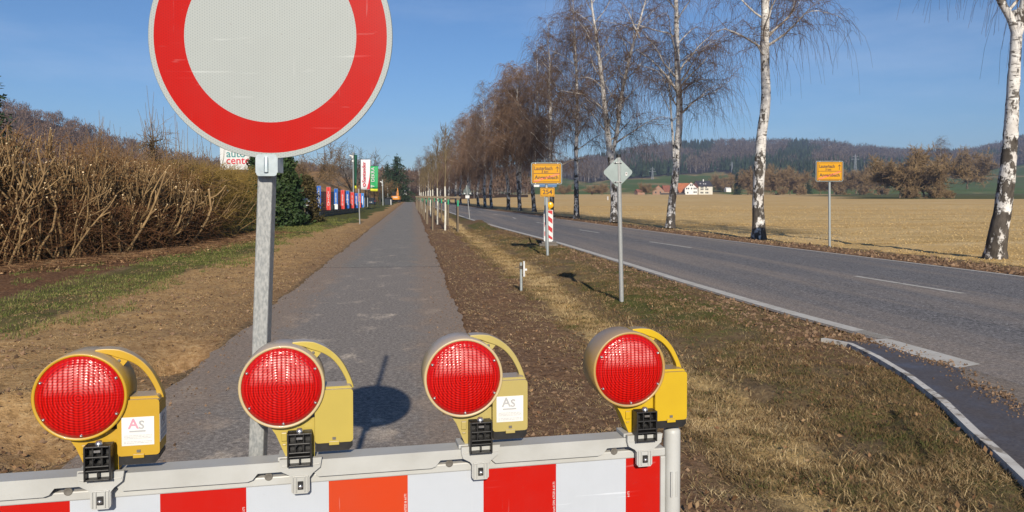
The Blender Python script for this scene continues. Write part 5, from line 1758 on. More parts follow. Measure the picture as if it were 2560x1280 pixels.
def town_sign(label, base, top, box, zc, group='yellow town signs'):
    root, loc, d = post_thing('town_sign', label, 'sign', *base, *top, zc, .038, GALV_DULL)
    x0, y0, x1, y1 = box; s_ = zc / F
    W, H = (x1 - x0) * s_, (y1 - y0) * s_
    c = loc(atd((x0 + x1) / 2, (y0 + y1) / 2, zc - .07))
    brd = MB().prism(rrect(W, H, .05, 4), 0, .025).build('board', [STEELBACK], root, loc=c)
    MB().prism(rrect(W - .035, H - .035, .04, 4), -.004, .0).build('black_rim', BLACKINK, brd)
    MB().prism(rrect(W - .075, H - .075, .03, 4), -.008, -.0042).build('border', YELLOWSIGN, brd)
    MB().prism(rrect(W - .125, H - .125, .012, 2), -.012, -.0082).build('black_line', BLACKINK, brd)
    MB().prism(rrect(W - .150, H - .150, .008, 2), -.016, -.0122).build('yellow_face', YELLOWSIGN, brd)
    w2, h2 = W - .15, H - .15
    MB().prism([(-w2 / 2, -h2 / 2), (-w2 / 2 + .10, -h2 / 2), (w2 / 2, -.035), (w2 / 2, .0 - .012), (w2 / 2 - .10, -.012), (-w2 / 2, -h2 / 2 + .03)], -.0185, -.0165).build('red_stripe', PALERED, brd)
    MB().box((0, -.0185, 0), (w2, .002, .014)).build('divider', BLACKINK, brd)
    lettering('Lauterbach', .145, BLACKINK, brd, (-.09, -.0195, h2 * .30), depth=.0008, sx=.80, bold=.003)
    lettering('3 km', .095, BLACKINK, brd, (-.05, -.0195, h2 * .10), depth=.0008, sx=1.0, bold=.002)
    lettering('Angersbach', .145, BLACKINK, brd, (.0, -.0205, -h2 * .25), depth=.0008, sx=.98, bold=.003)
    a = w2 / 2 - .06
    MB().box((a, -.0185, h2 * .25), (.016, .002, h2 * .32)).box((a - .022, -.0185, h2 * .355), (.014, .0018, .075), (0, R(38), 0)).box((a + .022, -.0185, h2 * .355), (.014, .0022, .075), (0, R(-38), 0)).build('arrow', BLACKINK, brd)
    for x_ in (-W * .36, W * .36):
        for z_ in (-H / 2 + .02, H / 2 - .02): MB().box((x_, -.006, z_), (.02, .012, .03)).build('clip', BOLT, brd)
    return root, loc, d


PALERED = pmat('pale_red_stripe', (.78, .20, .06), (.72, .17, .05), 6, .45)
ts, loc, d = town_sign('yellow town sign with a 254 plate below, left of the striped beacon', (1369, 641), (1366, 455), (1328, 406.5, 1405, 460.5), 22.1)
c = loc(atd(1368.5, 480.5, 22.03))
s_ = 22.1 / F
n_ = MB().prism(rrect(36 * s_, 22 * s_, .03, 4), 0, .02).build('number_plate', YELLOWSIGN, ts, loc=c)
MB().prism(rrect(33.5 * s_, 19.5 * s_, .028, 4), -.003, .0).build('black_rim', BLACKINK, n_)
MB().prism(rrect(31.5 * s_, 17.5 * s_, .022, 4), -.006, -.0032).build('yellow_face', YELLOWSIGN, n_)
lettering('254', .185, BLACKINK, n_, (0, -.0075, 0), depth=.0008, bold=.003)
town_sign('yellow town sign alone on a thin post at the edge of the field', (2074, 619), (2073.5, 450), (2039.5, 402.5, 2108, 453.5), 25.9)

# a second sign seen from behind, mostly hidden by the town sign
bs, loc, d = post_thing('direction_sign', 'blue direction sign with a white end, hidden behind the nearer town sign', 'sign', 1366, 622, 1361, 440, 24.6, .03, GALV_DULL)
BLUEP = pmat('blue_sign_paint', (.05, .14, .30), (.04, .11, .24), 6, .5)
MB().prism(rrect(43 * 24.6 / F, 16 * 24.6 / F, .03, 3), 0, .02).build('blue_board', BLUEP, bs, loc=loc(atd(1370.5, 459, 24.5)))
MB().prism(rrect(14 * 24.6 / F, 5.5 * 24.6 / F, .02, 3), 0, .02).build('white_end', WHITEPAINT, bs, loc=loc(atd(1341.5, 464.5, 24.45)))

# grey back of the diamond sign
ds, loc, d = post_thing('diamond_sign', 'grey back of a diamond sign on a round post in the grass', 'sign', 1554, 754, 1546.5, 393, 12.6, .036, GALV, cap=True)
c = loc(atd(1546, 430.5, 12.52)); q_ = 12.6 / F
k = 38.5 * q_; rr = .045
pts = []
for a0 in (-90, 0, 90, 180):
    vx, vz = math.cos(R(a0)) * (k - rr * 1.414 + rr), math.sin(R(a0)) * (k - rr * 1.414 + rr)
    cxx, czz = math.cos(R(a0)) * (k - rr * 1.414), math.sin(R(a0)) * (k - rr * 1.414)
    for j in range(5):
        a = R(a0 - 45 + 90 * j / 4); pts.append((cxx + rr * math.cos(a), czz + rr * math.sin(a)))
pl = MB().prism(pts, .052, .057).build('sign_plate', STEELBACK, ds, loc=c, bevel=.001)
for z_ in (24, -24):
    for x_ in (-6, 6): MB().lathe([(.0001, -.02), (.012, -.018), (.014, -.008), (.014, .012)], (x_ * q_, .045, z_ * q_), 10, flip=True).build('bolt', BOLT, pl)
    MB().box((0, .040, z_ * q_), (.13, .012, .022)).build('clamp', GALV, pl)
st = MB().box((21 * q_, .0505, -4 * q_), (4.6 * q_, .002, 8.5 * q_)).build('sticker', WHITEPAINT, pl)
MB().box((21 * q_, .0485, -3 * q_), (2.2 * q_, .001, 3.5 * q_)).build('print', BLACKINK, st)

# short delineator post with a white plate, seen edge on
rp, loc, d = post_thing('marker_post', 'short grey marker post with a white plate, in the dry grass of the ditch', 'marker post', 1303, 724, 1302.5, 656, 14.2, .024, GALV_DULL)
s_ = 14.2 / F
MB().box(loc(atd(1310, 672, 14.16)), (4.2 * s_, .10, 38 * s_), mat=0).build('plate', WHITEPAINT, rp, bevel=.003)
MB().box(loc(atd(1307.6, 673, 14.15)), (1.2 * s_, .085, 36 * s_)).build('plate_back', BLACKP, rp)
MB().box(loc(atd(1294, 668, 14.2)), (15 * s_, .012, 2.0 * s_)).box(loc(atd(1303, 668, 14.2)), (10 * s_, .06, 8 * s_)).build('bracket', BARK_DARK, rp)
MB().box(loc(atd(1315, 674, 14.18)), (5 * s_, .03, 5 * s_)).build('screw', WHITEPAINT, rp)

# leading beacon with its lamp and base plates
zb_ = 26.3; s_ = zb_ / F
fb = atd(1371, 614, zb_)
bc = thing('leading_beacon', 'slim red and white striped beacon on stacked base plates at the road edge', 'beacon', (fb.x, fb.y, 0), -YAW)
l = Matrix.Rotation(YAW, 3, 'Z')
mb = MB().box((0, .02, .05), (.62, .42, .09)).box((.02, .0, .13), (.50, .36, .06))
mb.build('base_plate', pmat('recycled_rubber', (.10, .095, .085), (.16, .14, .12), 6, .9), bc, bevel=.01)
W, H, zb0 = .31, 1.03, .20
MB().prism([(-W / 2, zb0), (-W / 2 + .02, zb0 - .03), (W / 2 - .06, zb0 - .055), (W / 2, zb0), (W / 2, zb0 + H), (-W / 2, zb0 + H)], 0, .03).build('blade', WHITEPAINT, bc, bevel=.004, loc=(0, 0, 0))
mb = MB()
for z0 in (.05, .36, .67, .98):
    # stripes falling to the right, clipped to the blade
    h = .155; sl_ = -.22
    w2 = W - .04
    def zz_(x, o): return zb0 + z0 + o + sl_ * (x / w2)
    for xa, xb in ((-w2 / 2, w2 / 2),):
        P_ = [(xa, zz_(xa, 0)), (xb, zz_(xb, 0)), (xb, zz_(xb, h)), (xa, zz_(xa, h))]
        P_ = [(x, min(max(z, zb0 + .02), zb0 + H - .02)) for x, z in P_]
        if abs(P_[0][1] - P_[3][1]) + abs(P_[1][1] - P_[2][1]) > .02: mb.prism(P_, -.003, -.0005)
mb.build('stripes', REDPAINT, bc)
bl = thing('beacon_lamp', 'small yellow lamp on top of the slim striped beacon', 'lamp', (fb.x, fb.y, zb0 + H), -YAW)
AMB = pmat('amber_lens', (.80, .42, .01), (.7, .34, .01), 30, .25)
MB().lathe([(.0001, -.05), (.07, -.045), (.105, -.03), (.115, .0), (.115, .05), (.09, .07), (.0001, .075)], (.06, .01, .16), 24, flip=True).build('lens', AMB, bl)
MB().box((-.07, .01, .07), (.12, .08, .13)).box((.04, .01, .03), (.06, .05, .07)).build('battery_box', Y1, bl, bevel=.006)
MB().box((-.07, .01, .004), (.122, .082, .008)).build('base', BLACKP, bl)

# tilted triangle sign seen from behind
tsn, loc, d = post_thing('triangle_sign', 'leaning triangular warning sign seen from behind, by the staked young trees', 'sign', 1174.5, 547, 1166, 463, 57, .03, GALV)
DARKBACK = pmat('dark_sign_back', (.075, .10, .10), (.06, .08, .08), 9, .6)
c = loc(atd(1167.5, 478, 56.95)); k = 57 / F
tri = MB().prism([(-13 * k, -8.5 * k), (13 * k, -8.5 * k), (1 * k, 14.5 * k), (-1 * k, 14.5 * k)], .05, .055).build('sign_plate', DARKBACK, tsn, loc=c)
MB().box((1 * k, .02, -14 * k), (10 * k, .015, 7 * k)).build('white_plate', WHITEPAINT, tsn, loc=c)
for x_ in (-6, 8): MB().lathe([(.0001, -.06), (.05, -.05), (.06, 0), (.05, .04)], (x_ * k, 0, -6 * k), 12, flip=True).build('reflector', WHITEPAINT, tsn, loc=c)

# ------------------------------------------------------------------ young trees between their stakes
LIME = pmat('whitewashed_bark', (.62, .60, .52), (.50, .46, .38), 6, .9, world=True)
TIE = pmat('green_tie', (.03, .30, .15), (.02, .24, .12), 10, .6)
STAKE = pmat('pine_stake', (.21, .165, .11), (.14, .105, .07), 5, .9, .3, 30, .004, stretch=(1, 1, .2))
yt = [(1112.7, 577, 38.7), (1093.4, 562, 47), (1082, 549.5, 56), (1076.6, 541.5, 65), (1069.7, 537, 73), (1064, 531.5, 81), (1059, 527.5, 90), (1055, 523.5, 99), (1052, 520.5, 109)]
rng = np.random.default_rng(4)


def young_tree(seed, label, loc, H):
    rng = np.random.default_rng(seed)
    root = thing('young_tree', label, 'tree', loc, group='staked young trees beside the path')
    P = np.array([[0, 0, -.1], [.02, 0, 1.0], [.0, .02, 2.2]])
    MB().tube(P, [.05, .045, .04], 8).build('trunk', LIME, root)
    mb = MB(); top = np.array([[0, .02, 2.2], [.04, .0, 3.2], [.0, .05, 4.3], [.05, .02, H]]); V, f = strands(top[None], np.array([[.038, .028, .018, .006]]), 6); mb.add(V, f, 0, True)
    n = 34; t = rng.uniform(0, 1, n) ** .8; z = 2.3 + t * (H - 2.8); az = rng.uniform(0, 6.28, n); L = (1 - t) * 1.25 + .35
    S = np.stack([0 * z, 0 * z, z], 1); D = unit2(np.stack([np.cos(az), np.sin(az), rng.uniform(1.4, 2.4, n)], 1)); pts = [S]
    for k in range(4):
        D = unit2(D + rng.normal(size=(n, 3)) * .1 + np.array([0, 0, .12])); pts.append(pts[-1] + D * (L / 4)[:, None])
    B = np.stack(pts, 1); V, f = strands(B, np.tile(np.linspace(.015, .005, 5), (n, 1)), 4); mb.add(V, f, 0, True)
    m_ = 150; i = rng.integers(0, n, m_); k = rng.integers(1, 5, m_); S = B[i, k]; D = unit2(rng.normal(size=(m_, 3)) + np.array([0, 0, 1.2])); pts = [S]
    for k in range(2):
        D = unit2(D + rng.normal(size=(m_, 3)) * .15); pts.append(pts[-1] + D * .18)
    V, f = strands(np.stack(pts, 1), np.tile([.007, .005, .003], (m_, 1)), 3); mb.add(V, f, 0, True)
    mb.build('crown', [YTWIG], root)
    return root


YTWIG = pmat('young_tree_twigs', (.17, .125, .065), (.10, .075, .045), 3, .85, world=True)
ordn = ['nearest', 'second', 'third', 'fourth', 'fifth', 'sixth', 'seventh', 'eighth', 'farthest']
stake0 = None; tree0 = []
for i, (qx, qy, zc) in enumerate(yt):
    p = atd(qx, qy, zc); z = -.03
    lab = f'young tree with a whitewashed stem, {ordn[i]} of the staked row beside the path'
    if i < 3:
        o = young_tree(300 + i, lab, (p.x, p.y, z), [5.4, 5.6, 4.9][i]); tree0.append(o)
    else:
        o = dup(tree0[i % 3], (p.x, p.y, z), i * 1.1, lab, 1.0)
    lab = f'wooden stake frame with green ties around the {ordn[i]} young tree of the row'
    if stake0 is None:
        st_ = stake0 = thing('tree_support', lab, 'tree support', (p.x, p.y, z), 0, 'stake frames around the young trees')
        for (x_, y_) in ((-.62, -.35), (.62, -.35), (-.62, .4), (.62, .4)):
            MB().tube([(x_, y_, -.2), (x_, y_, 1.74)], [.042, .038], 8).build('stake', STAKE, st_)
        for y_ in (-.35, .4): MB().box((0, y_ - .045, 1.66), (1.5, .03, .085)).build('rail', STAKE, st_)
        for x_ in (-.62, .62): MB().box((x_ * 1.06 + (.02 if x_ > 0 else -.02), .02, 1.57), (.03, .92, .08)).build('rail', STAKE, st_)
        for x_, y_ in ((.62, -.35), (-.62, .4)): MB().tube([(x_, y_, 1.22), (x_, y_, 1.52)], .052, 10).build('tie', TIE, st_)
    else:
        dup(stake0, (p.x, p.y, z), rng.uniform(-.08, .08), lab)

# ------------------------------------------------------------------ banner fence, flags and masts on the left
FENCE = pmat('anthracite_slats', (.050, .062, .070), (.035, .044, .050), 3, .55, metal=.2)
f0, f1 = atd(770, 549, 58), atd(897, 530.7, 81)
f0.z = f1.z = 0
fv = f1 - f0; FL = fv.length; frz = math.atan2(fv.y, fv.x)
fn = thing('slat_fence', 'dark grey horizontal slat fence carrying coloured banners', 'fence', f0, frz)
mb = MB()
for k in range(11): mb.box((FL / 2, 0, .12 + k * .185), (FL, .03, .165))
mb.build('slats', FENCE, fn)
for k in range(13): MB().box((k * FL / 12, .05, 1.03), (.08, .06, 2.12)).build('post', FENCE, fn)
BBLUE = pmat('blue_banner', (.006, .10, .42), (.006, .085, .36), 3, .5)
BLBLUE = pmat('light_blue_banner', (.05, .20, .55), (.04, .17, .48), 3, .5)
BRED = pmat('red_banner', (.55, .035, .03), (.50, .05, .04), 3, .5)
BWHITE = pmat('white_banner', (.70, .72, .74), (.62, .64, .66), 3, .5)
ban = [(790, 465, 526, BBLUE, 'MARANRAHE', 'blue banner with white letters at the near end of the slat fence'),
       (814.5, 467.5, 525, BRED, 'T\u00dcV+AU', 'red banner with white letters, second along the slat fence'),
       (833.5, 472, 523.5, BBLUE, 'REPARATUR', 'blue banner with a white lower end, third along the slat fence'),
       (850.5, 475, 522.5, BRED, 'INSPEKTION', 'red banner, fourth along the slat fence'),
       (863, 477, 521, BBLUE, 'BREMSEN', 'dark blue banner, fifth along the slat fence'),
       (875, 480.5, 520.5, BRED, 'KFZ SERVICE', 'red banner with two words, sixth along the slat fence'),
       (885.5, 483, 520, BBLUE, 'REIFEN', 'blue banner, seventh along the slat fence'),
       (893, 484, 519, BRED, 'KLIMA', 'red banner beside the far grey pole'),
       (901, 483, 518.5, BLBLUE, '', 'light blue banner at the far end of the slat fence')]
for k, (qx, y0, y1, m_, txt, lab) in enumerate(ban):
    # where the sight line meets the fence
    d = ray(qx, 500); d.z = 0
    nrm = Vector((-fv.y, fv.x, 0)); t = (f0 - Vector((0, 0, 0))).dot(nrm) / d.dot(nrm)
    p = d * t; zc = p.dot(FH)
    top = atd(qx, y0, zc).z; bot = atd(qx, y1, zc).z
    w_ = [.33, .35, .33, .34, .31, .33, .30, .30, .30][k]
    r_ = -YAW
    off = RV * .22
    b_ = thing('banner', lab, 'banner', (p.x + off.x, p.y + off.y, bot), r_, 'coloured banners on the slat fence')
    H = top - bot
    mb = MB()
    xs = np.linspace(-w_ / 2, w_ / 2, 7)
    for i in range(6):
        ya, yb = .02 * math.sin(i * 1.1), .02 * math.sin((i + 1) * 1.1)
        mb.add([(xs[i], ya, 0), (xs[i + 1], yb, 0), (xs[i + 1], yb, H), (xs[i], ya, H), (xs[i], ya + .012, 0), (xs[i + 1], yb + .012, 0), (xs[i + 1], yb + .012, H), (xs[i], ya + .012, H)],
               [(0, 1, 2, 3), (7, 6, 5, 4), (3, 2, 6, 7), (0, 4, 5, 1)])
    cloth = mb.build('cloth', m_, b_)
    if k == 2: MB().box((0, -.026, H * .13), (w_ * .98, .004, H * .24)).build('white_end', BWHITE, cloth)
    if txt:
        n = len(txt); s_ = min(.24, H * .74 / n * 1.25)
        for i, ch in enumerate(txt):
            if ch == ' ': continue
            lettering(ch, s_, WHITEPAINT, cloth, (0, -.028, H * (.80 - .62 * (i + .5) / n)), depth=.001, name='letter', bold=s_ * .02)
    else:
        MB().box((0, -.026, H * .5), (.08, .004, H * .6)).build('pale_stripe', BWHITE, cloth)
    MB().tube([(-w_ / 2, .03, H), (w_ / 2, .03, H)], .018, 6).build('rod', GALV_DULL, b_)

post_thing('steel_post', 'plain galvanised post at the near end of the banner fence', 'post', 800.8, 553.5, 797, 469, 52.6, .036, GALV)
post_thing('steel_post', 'plain galvanised post in front of the last banners', 'post', 899.5, 559, 896.5, 472, 48, .036, GALV)

DKPOLE = pmat('dark_pole', (.035, .033, .03), (.02, .02, .02), 5, .5, metal=.3)


def flag(label, pole_px, base_y, top_y, zc, fpx, fy, m_, hem, txt=None, tm=None, flutter=.06, extra=None):
    b = atd(pole_px, base_y, zc); t = atd(pole_px - 1, top_y, zc)
    root = thing('flag', label, 'flag', (b.x, b.y, b.z), -YAW, 'advertising flags by the path')
    H = t.z - b.z
    MB().tube([(0, 0, -.2), (0, 0, H)], [.055, .04], 10).build('pole', DKPOLE, root)
    W = (fpx[1] - fpx[0]) / F * zc; h1 = atd(fpx[0], fy[0], zc).z - b.z; h0 = atd(fpx[0], fy[1], zc).z - b.z
    x0 = (fpx[0] - pole_px) / F * zc
    n, k = 14, 10
    V = []; sk = -.10 * W
    for j in range(k + 1):
        for i in range(n + 1):
            u, v = i / n, j / k
            V.append((x0 + u * W + sk * (1 - v) * u * .8, flutter * math.sin(u * 5 + v * 2.2) * u ** .5, h0 + (h1 - h0) * v - .05 * math.sin(u * 2.2) * (1 - v)))
    idx_ = np.arange(len(V)).reshape(k + 1, n + 1)
    f = np.stack([idx_[:-1, :-1], idx_[:-1, 1:], idx_[1:, 1:], idx_[1:, :-1]], -1).reshape(-1, 4)
    cl = MB()
    rows_ = np.repeat(np.arange(k), n)
    cl.add(V, f[rows_ >= (1 if hem else 0)], 0, True)
    if hem: cl.add(V, f[rows_ < 1], 1, True)
    o = cl.build('cloth', [m_] + ([hem] if hem else [m_]), root)
    so = o.modifiers.new('thick', 'SOLIDIFY'); so.thickness = .01
    MB().tube([(0, 0, H - .02), (x0 + W, 0, H - .02)], .02, 6).build('arm', DKPOLE, root)
    if txt:
        lettering(txt, W * (.53 if len(txt) > 5 else .58), tm, o, (x0 + W * .36, -.12, h0 + (h1 - h0) * (.585 if len(txt) > 5 else .66)), (R(90), R(-90), 0), .002, 'CENTER', bold=.006)
    if extra: extra(o, x0, W, h0, h1)
    return root


GRN_D = pmat('dark_green_flag', (.008, .10, .055), (.006, .075, .04), 2, .6)
GRN = pmat('green_flag', (.012, .33, .10), (.010, .28, .085), 2, .6)
WHT = pmat('white_flag', (.68, .66, .68), (.60, .58, .60), 2, .6)
YEL = pmat('yellow_hem', (.62, .60, .03), (.50, .52, .03), 2, .6)
CRIM = pmat('crimson_print', (.52, .012, .03), (.46, .012, .03), 2, .6)


def santander(o, x0, W, h0, h1):
    # crimson swoosh up the free edge and the flame emblem above the word's start
    H = h1 - h0
    MB().prism([(x0 + W * .62, h0 + .02), (x0 + W * .93, h0 + .02), (x0 + W * .97, h0 + H * .55), (x0 + W * .90, h0 + H * .40), (x0 + W * .80, h0 + H * .22)], -.075, -.072).build('swoosh', CRIM, o)
    cx, cz = x0 + W * .38, h0 + H * .155
    mb = MB()
    e = [(cx + .19 * math.cos(a), cz + .21 * math.sin(a)) for a in np.linspace(0, 6.283, 20)[:-1]]
    mb.prism(e, -.121, -.118)
    MB().prism([(cx - .14, cz - .05), (cx + .02, cz - .12), (cx + .10, cz), (cx + .0, cz + .16), (cx + .02, cz + .03)], -.125, -.122).build('flame', WHT, o)
    mb.prism([(cx - .02, cz + .05), (cx + .10, cz + .14), (cx + .02, cz + .36), (cx - .05, cz + .22)], -.121, -.118)
    mb.build('emblem', CRIM, o)


def dekra(o, x0, W, h0, h1):
    H = h1 - h0; cx, cz = x0 + W * .36, h0 + H * .19
    mb = MB().prism([(cx - .30, cz - .18), (cx + .28, cz), (cx - .30, cz + .18)], -.121, -.118)
    MB().prism([(cx - .20, cz - .09), (cx + .08, cz), (cx - .20, cz + .09)], -.125, -.122).build('emblem_core', GRN, o)
    mb.build('emblem', WHITEPAINT, o)


flag('dark green flag hanging edge on beside the lamp mast', 886, 530, 384, 83, (886.5, 893), (387, 472), GRN_D, YEL, flutter=.20)
flag('white and red flag with upright lettering on a dark pole', 901.5, 525.5, 397, 95, (902.5, 926.5), (399, 473.5), WHT, None, 'Santander', CRIM, extra=santander)
flag('green flag with white upright lettering and yellow hem, right of the white flag', 925.5, 521, 414, 110, (926, 946), (415.5, 477.5), GRN, YEL, 'DEKRA', WHITEPAINT, extra=dekra)
for qx, by, ty, zc, lab in ((914, 524, 472, 97, 'dark bare flagpole under the white and red flag'), (922, 522, 474, 104, 'dark bare flagpole between the two lettered flags'), (936, 519.5, 476, 114, 'dark bare flagpole under the green flag'),
                            (949, 512, 444, 140, 'dark bare flagpole right of the green flag'), (951.5, 512, 443, 142, 'dark bare flagpole just left of the second lamp mast'), (960, 512, 452, 140, 'dark bare flagpole just right of the second lamp mast')):
    o, l_, d_ = post_thing('flagpole', lab, 'flagpole', qx, by, qx - .8, ty, zc, .05, DKPOLE, 'bare dark flagpoles')


def mast(label, px, by, ty, zc, r):
    root, loc, d = post_thing('lamp_mast', label, 'street lamp', px, by, px - 1.5, ty, zc, r, GALV_DULL, 'lamp masts along the path')
    k = zc / F
    t = loc(atd(px - 1.5, ty, zc))
    MB().box((t.x - .18, 0, t.z - .42), (.50, .16, .16), (0, R(18), 0)).box((t.x - .05, 0, t.z - .62), (.18, .18, .16)).build('lamp_head', WHITEPAINT, root, bevel=.02)
    MB().box((t.x, 0, t.z - 1.0), (.26, .14, .22)).build('control_box', WHITEPAINT, root, bevel=.02)
    return root


mast('tall grey mast with a white camera, beside the dark green flag', 884, 521, 381, 92, .065)
mast('smaller grey mast right of the green flag', 957.5, 513, 449, 140, .09)
mast('thin far mast left of the excavator', 970, 494, 462, 190, .07)

# sign board of the dealer, rising behind the hedge
p = atd(607, 425, 62)
sb = thing('sign_board', 'white sign board with green and red lettering behind the hedge', 'sign', (p.x, p.y, 0), -YAW)
k = 62 / F; zt = atd(600, 335, 62).z; zb = atd(600, 424, 62).z
MB().box((0, 0, (zt + zb) / 2), (112 * k, .12, zt - zb)).build('board', WHITEPAINT, sb, bevel=.01)
for x_ in (-1.2, 1.2): MB().tube([(x_, .02, -.2), (x_, .02, zb + .2)], .07, 8).build('post', GALV_DULL, sb)
TEAL = pmat('teal_print', (.05, .22, .22), (.05, .2, .2), 4, .5)
lettering('auto', .85, TEAL, sb, (-41 * k + .02, -.064, zb + 39 * k), depth=.002, align='LEFT', bold=.012)
lettering('center', .85, CRIM, sb, (-41 * k, -.064, zb + 22 * k), depth=.002, align='LEFT', bold=.012)

# bird house on a thin stem in the brown shrub
root, loc, d = post_thing('bird_house', 'small white bird house on a thin bent stem beside the dark shrub', 'bird house', 764, 552, 761.5, 513, 46.5, .022, STAKE)
k = 46.5 / F; c = loc(atd(761, 506, 46.5))
MB().box((c.x, 0, c.z - .02), (.17, .16, .20)).build('body', pmat('grey_box', (.25, .25, .24), (.18, .18, .17), 8, .8), root)
MB().prism([(c.x - .30, c.z + .05), (c.x + .30, c.z + .05), (c.x + .12, c.z + .24), (c.x - .18, c.z + .24)], -.18, .18).build('roof', WHITEPAINT, root)
MB().box((c.x, 0, c.z - .17), (.46, .36, .05)).build('tray', WHITEPAINT, root)

# kiosk, car, bollard, container, white post, excavator, van
def gx3(px, py, zc):
    p = atd(px, py, zc); return (p.x, p.y, min(p.z, 0.0) if p.x < 0 and abs(p.z) < .6 else p.z)


KG = pmat('slate_paint', (.035, .045, .055), (.028, .036, .044), 3, .5)
b = thing('kiosk', 'small dark grey booth with a flat roof beside the banner fence', 'booth', gx3(909, 517, 122), -YAW)
MB().box((0, .6, .80), (.72, 1.2, 1.6)).build('wall', KG, b)
MB().box((.05, .55, 1.66), (1.05, 1.5, .12)).build('roof', BLACKP, b, bevel=.01)
dr = MB().box((.02, -.012, .72), (.42, .02, 1.35)).build('door', pmat('grey_door', (.12, .14, .16), (.10, .12, .14), 3, .4), b)
MB().box((.02, -.026, 1.05), (.14, .008, .16)).build('window', WHITEPAINT, dr)
MB().box((.62, .1, .70), (.10, .10, 1.5)).build('post', GALV_DULL, b)

CARB = pmat('dark_blue_car_paint', (.012, .028, .060), (.010, .024, .050), 2, .25, coat=.5)
c = thing('car', 'dark blue car parked behind the flagpoles', 'car', gx3(927, 513.5, 150), -YAW + R(8))
mb = MB()
sec = [(-.86, .30), (-.90, .55), (-.88, .85), (-.80, .95), (-.66, 1.38), (-.55, 1.46), (.55, 1.46), (.66, 1.38), (.80, .95), (.88, .85), (.90, .55), (.86, .30)]
mb.prism(sec, 0, 3.9).build('body', CARB, c, bevel=.06)
MB().prism([(-.64, .98), (.64, .98), (.55, 1.36), (-.55, 1.36)], -.02, .02).build('rear_window', GLASSDARK, c)
RL = pmat('red_tail_lamp', (.40, .01, .01), (.35, .01, .01), 4, .3)
for x_ in (-.74, .74): MB().box((x_, -.012, .82), (.20, .04, .16)).build('tail_lamp', RL, c, bevel=.01)
MB().box((0, -.02, .62), (.50, .02, .11)).build('number_plate', WHITEPAINT, c)
for x_ in (-.76, .76):
    for y_ in (.7, 3.1):
        wh = MB().tube([(x_ - .1, y_, .31), (x_ + .1, y_, .31)], .31, 18).build('wheel', BLACKP, c)
        MB().tube([(x_ + (.101 if x_ > 0 else -.101), y_, .31), (x_ + (.11 if x_ > 0 else -.11), y_, .31)], .19, 14).build('rim', BOLT, wh)
post_thing('bollard', 'short pale yellow bollard on the grass past the flagpoles', 'bollard', 945, 519.5, 944.5, 501, 118, .07, pmat('pale_yellow_paint', (.62, .50, .20), (.55, .42, .16), 4, .6))
post_thing('bollard', 'short white post right beside the dark waste container', 'bollard', 977.5, 511.5, 977, 499, 150, .10, WHITEPAINT)
b = thing('container', 'dark waste container left of the excavator', 'container', gx3(968, 513, 150), -YAW + R(-18))
MB().prism([(-.52, .10), (.52, .10), (.56, 1.25), (-.56, 1.32)], 0, 1.2).build('body', KG, b, bevel=.03)
MB().prism([(-.60, 1.30), (.60, 1.24), (.50, 1.42), (-.50, 1.46)], -.04, 1.24).build('lid', BLACKP, b, bevel=.03)
for x_ in (-.4, .4):
    for y_ in (.15, 1.05): MB().tube([(x_ - .03, y_, .06), (x_ + .03, y_, .06)], .07, 10).build('wheel', BLACKP, b)

ORG = pmat('orange_machine_paint', (.72, .27, .03), (.62, .22, .025), 2, .45)
e = thing('excavator', 'orange excavator seen from behind at the end of the path', 'excavator', gx3(988, 507.5, 195), -YAW)
mb = MB()
for x_ in (-.78, .78):
    tr = MB()
    pts = [(-1.5, .35), (-1.3, .06), (1.3, .06), (1.5, .35), (1.3, .66), (-1.3, .66)]
    V = [(x_ - .22, y_ + 1.5, z_) for y_, z_ in pts] + [(x_ + .22, y_ + 1.5, z_) for y_, z_ in pts]
    n = 6
    tr.add(V, [tuple(range(n)), tuple(range(n, 2 * n))[::-1]] + [(i, i + n, (i + 1) % n + n, (i + 1) % n) for i in range(n)])
    tr.build('track', BLACKP, e, bevel=.04)
MB().box((0, 1.5, .62), (1.0, 1.4, .3)).build('undercarriage', BLACKP, e)
mb = MB()
arc = [(-1.06, .0), (-.95, -.35), (-.6, -.55), (0, -.62), (.6, -.55), (.95, -.35), (1.06, .0), (1.06, 2.2), (-1.06, 2.2)]
V = [(x_, y_ + .75, .85) for x_, y_ in arc] + [(x_, y_ + .75, 1.75) for x_, y_ in arc]; n = 9
mb.add(V, [tuple(range(n))[::-1], tuple(range(n, 2 * n))] + [(i, (i + 1) % n, (i + 1) % n + n, i + n) for i in range(n)])
up = mb.build('house', ORG, e, bevel=.05)
MB().box((0, .10, 1.45), (1.2, .06, .18)).build('white_band', WHITEPAINT, up)
MB().box((0, 1.3, 1.80), (2.3, 1.6, .1)).build('deck', BLACKP, up)
cb = MB().box((-.55, 2.0, 2.25), (.95, 1.4, .95)).build('cab', GLASSDARK, e, bevel=.06)
MB().box((-.55, 2.0, 2.76), (1.0, 1.45, .08)).build('roof', BLACKP, cb, bevel=.02)
MB().prism([(.02, 1.7), (.48, 1.7), (.52, 2.4), (.42, 3.2), (.34, 3.45), (.22, 3.6), (.16, 3.1), (.04, 2.6)], 2.2, 2.6).build('boom', ORG, e, bevel=.03)
MB().prism([(.20, 3.55), (.34, 3.35), (.36, 3.6), (.26, 3.9)], 2.15, 2.65).build('stick', ORG, e, bevel=.02)
MB().tube([(.25, 2.12, 2.0), (.25, 2.12, 3.0)], .05, 8).build('ram', BOLT, e)
v = thing('van', 'white van standing far off where the path ends', 'van', gx3(1011, 489, 300), -YAW + R(15))
MB().prism([(-.85, .3), (.85, .3), (.9, 1.0), (.82, 1.95), (-.82, 1.95), (-.9, 1.0)], 0, 4.0).build('body', WHITEPAINT, v, bevel=.08)
MB().prism([(-.65, 1.15), (.65, 1.15), (.6, 1.75), (-.6, 1.75)], -.02, .02).build('rear_window', GLASSDARK, v)
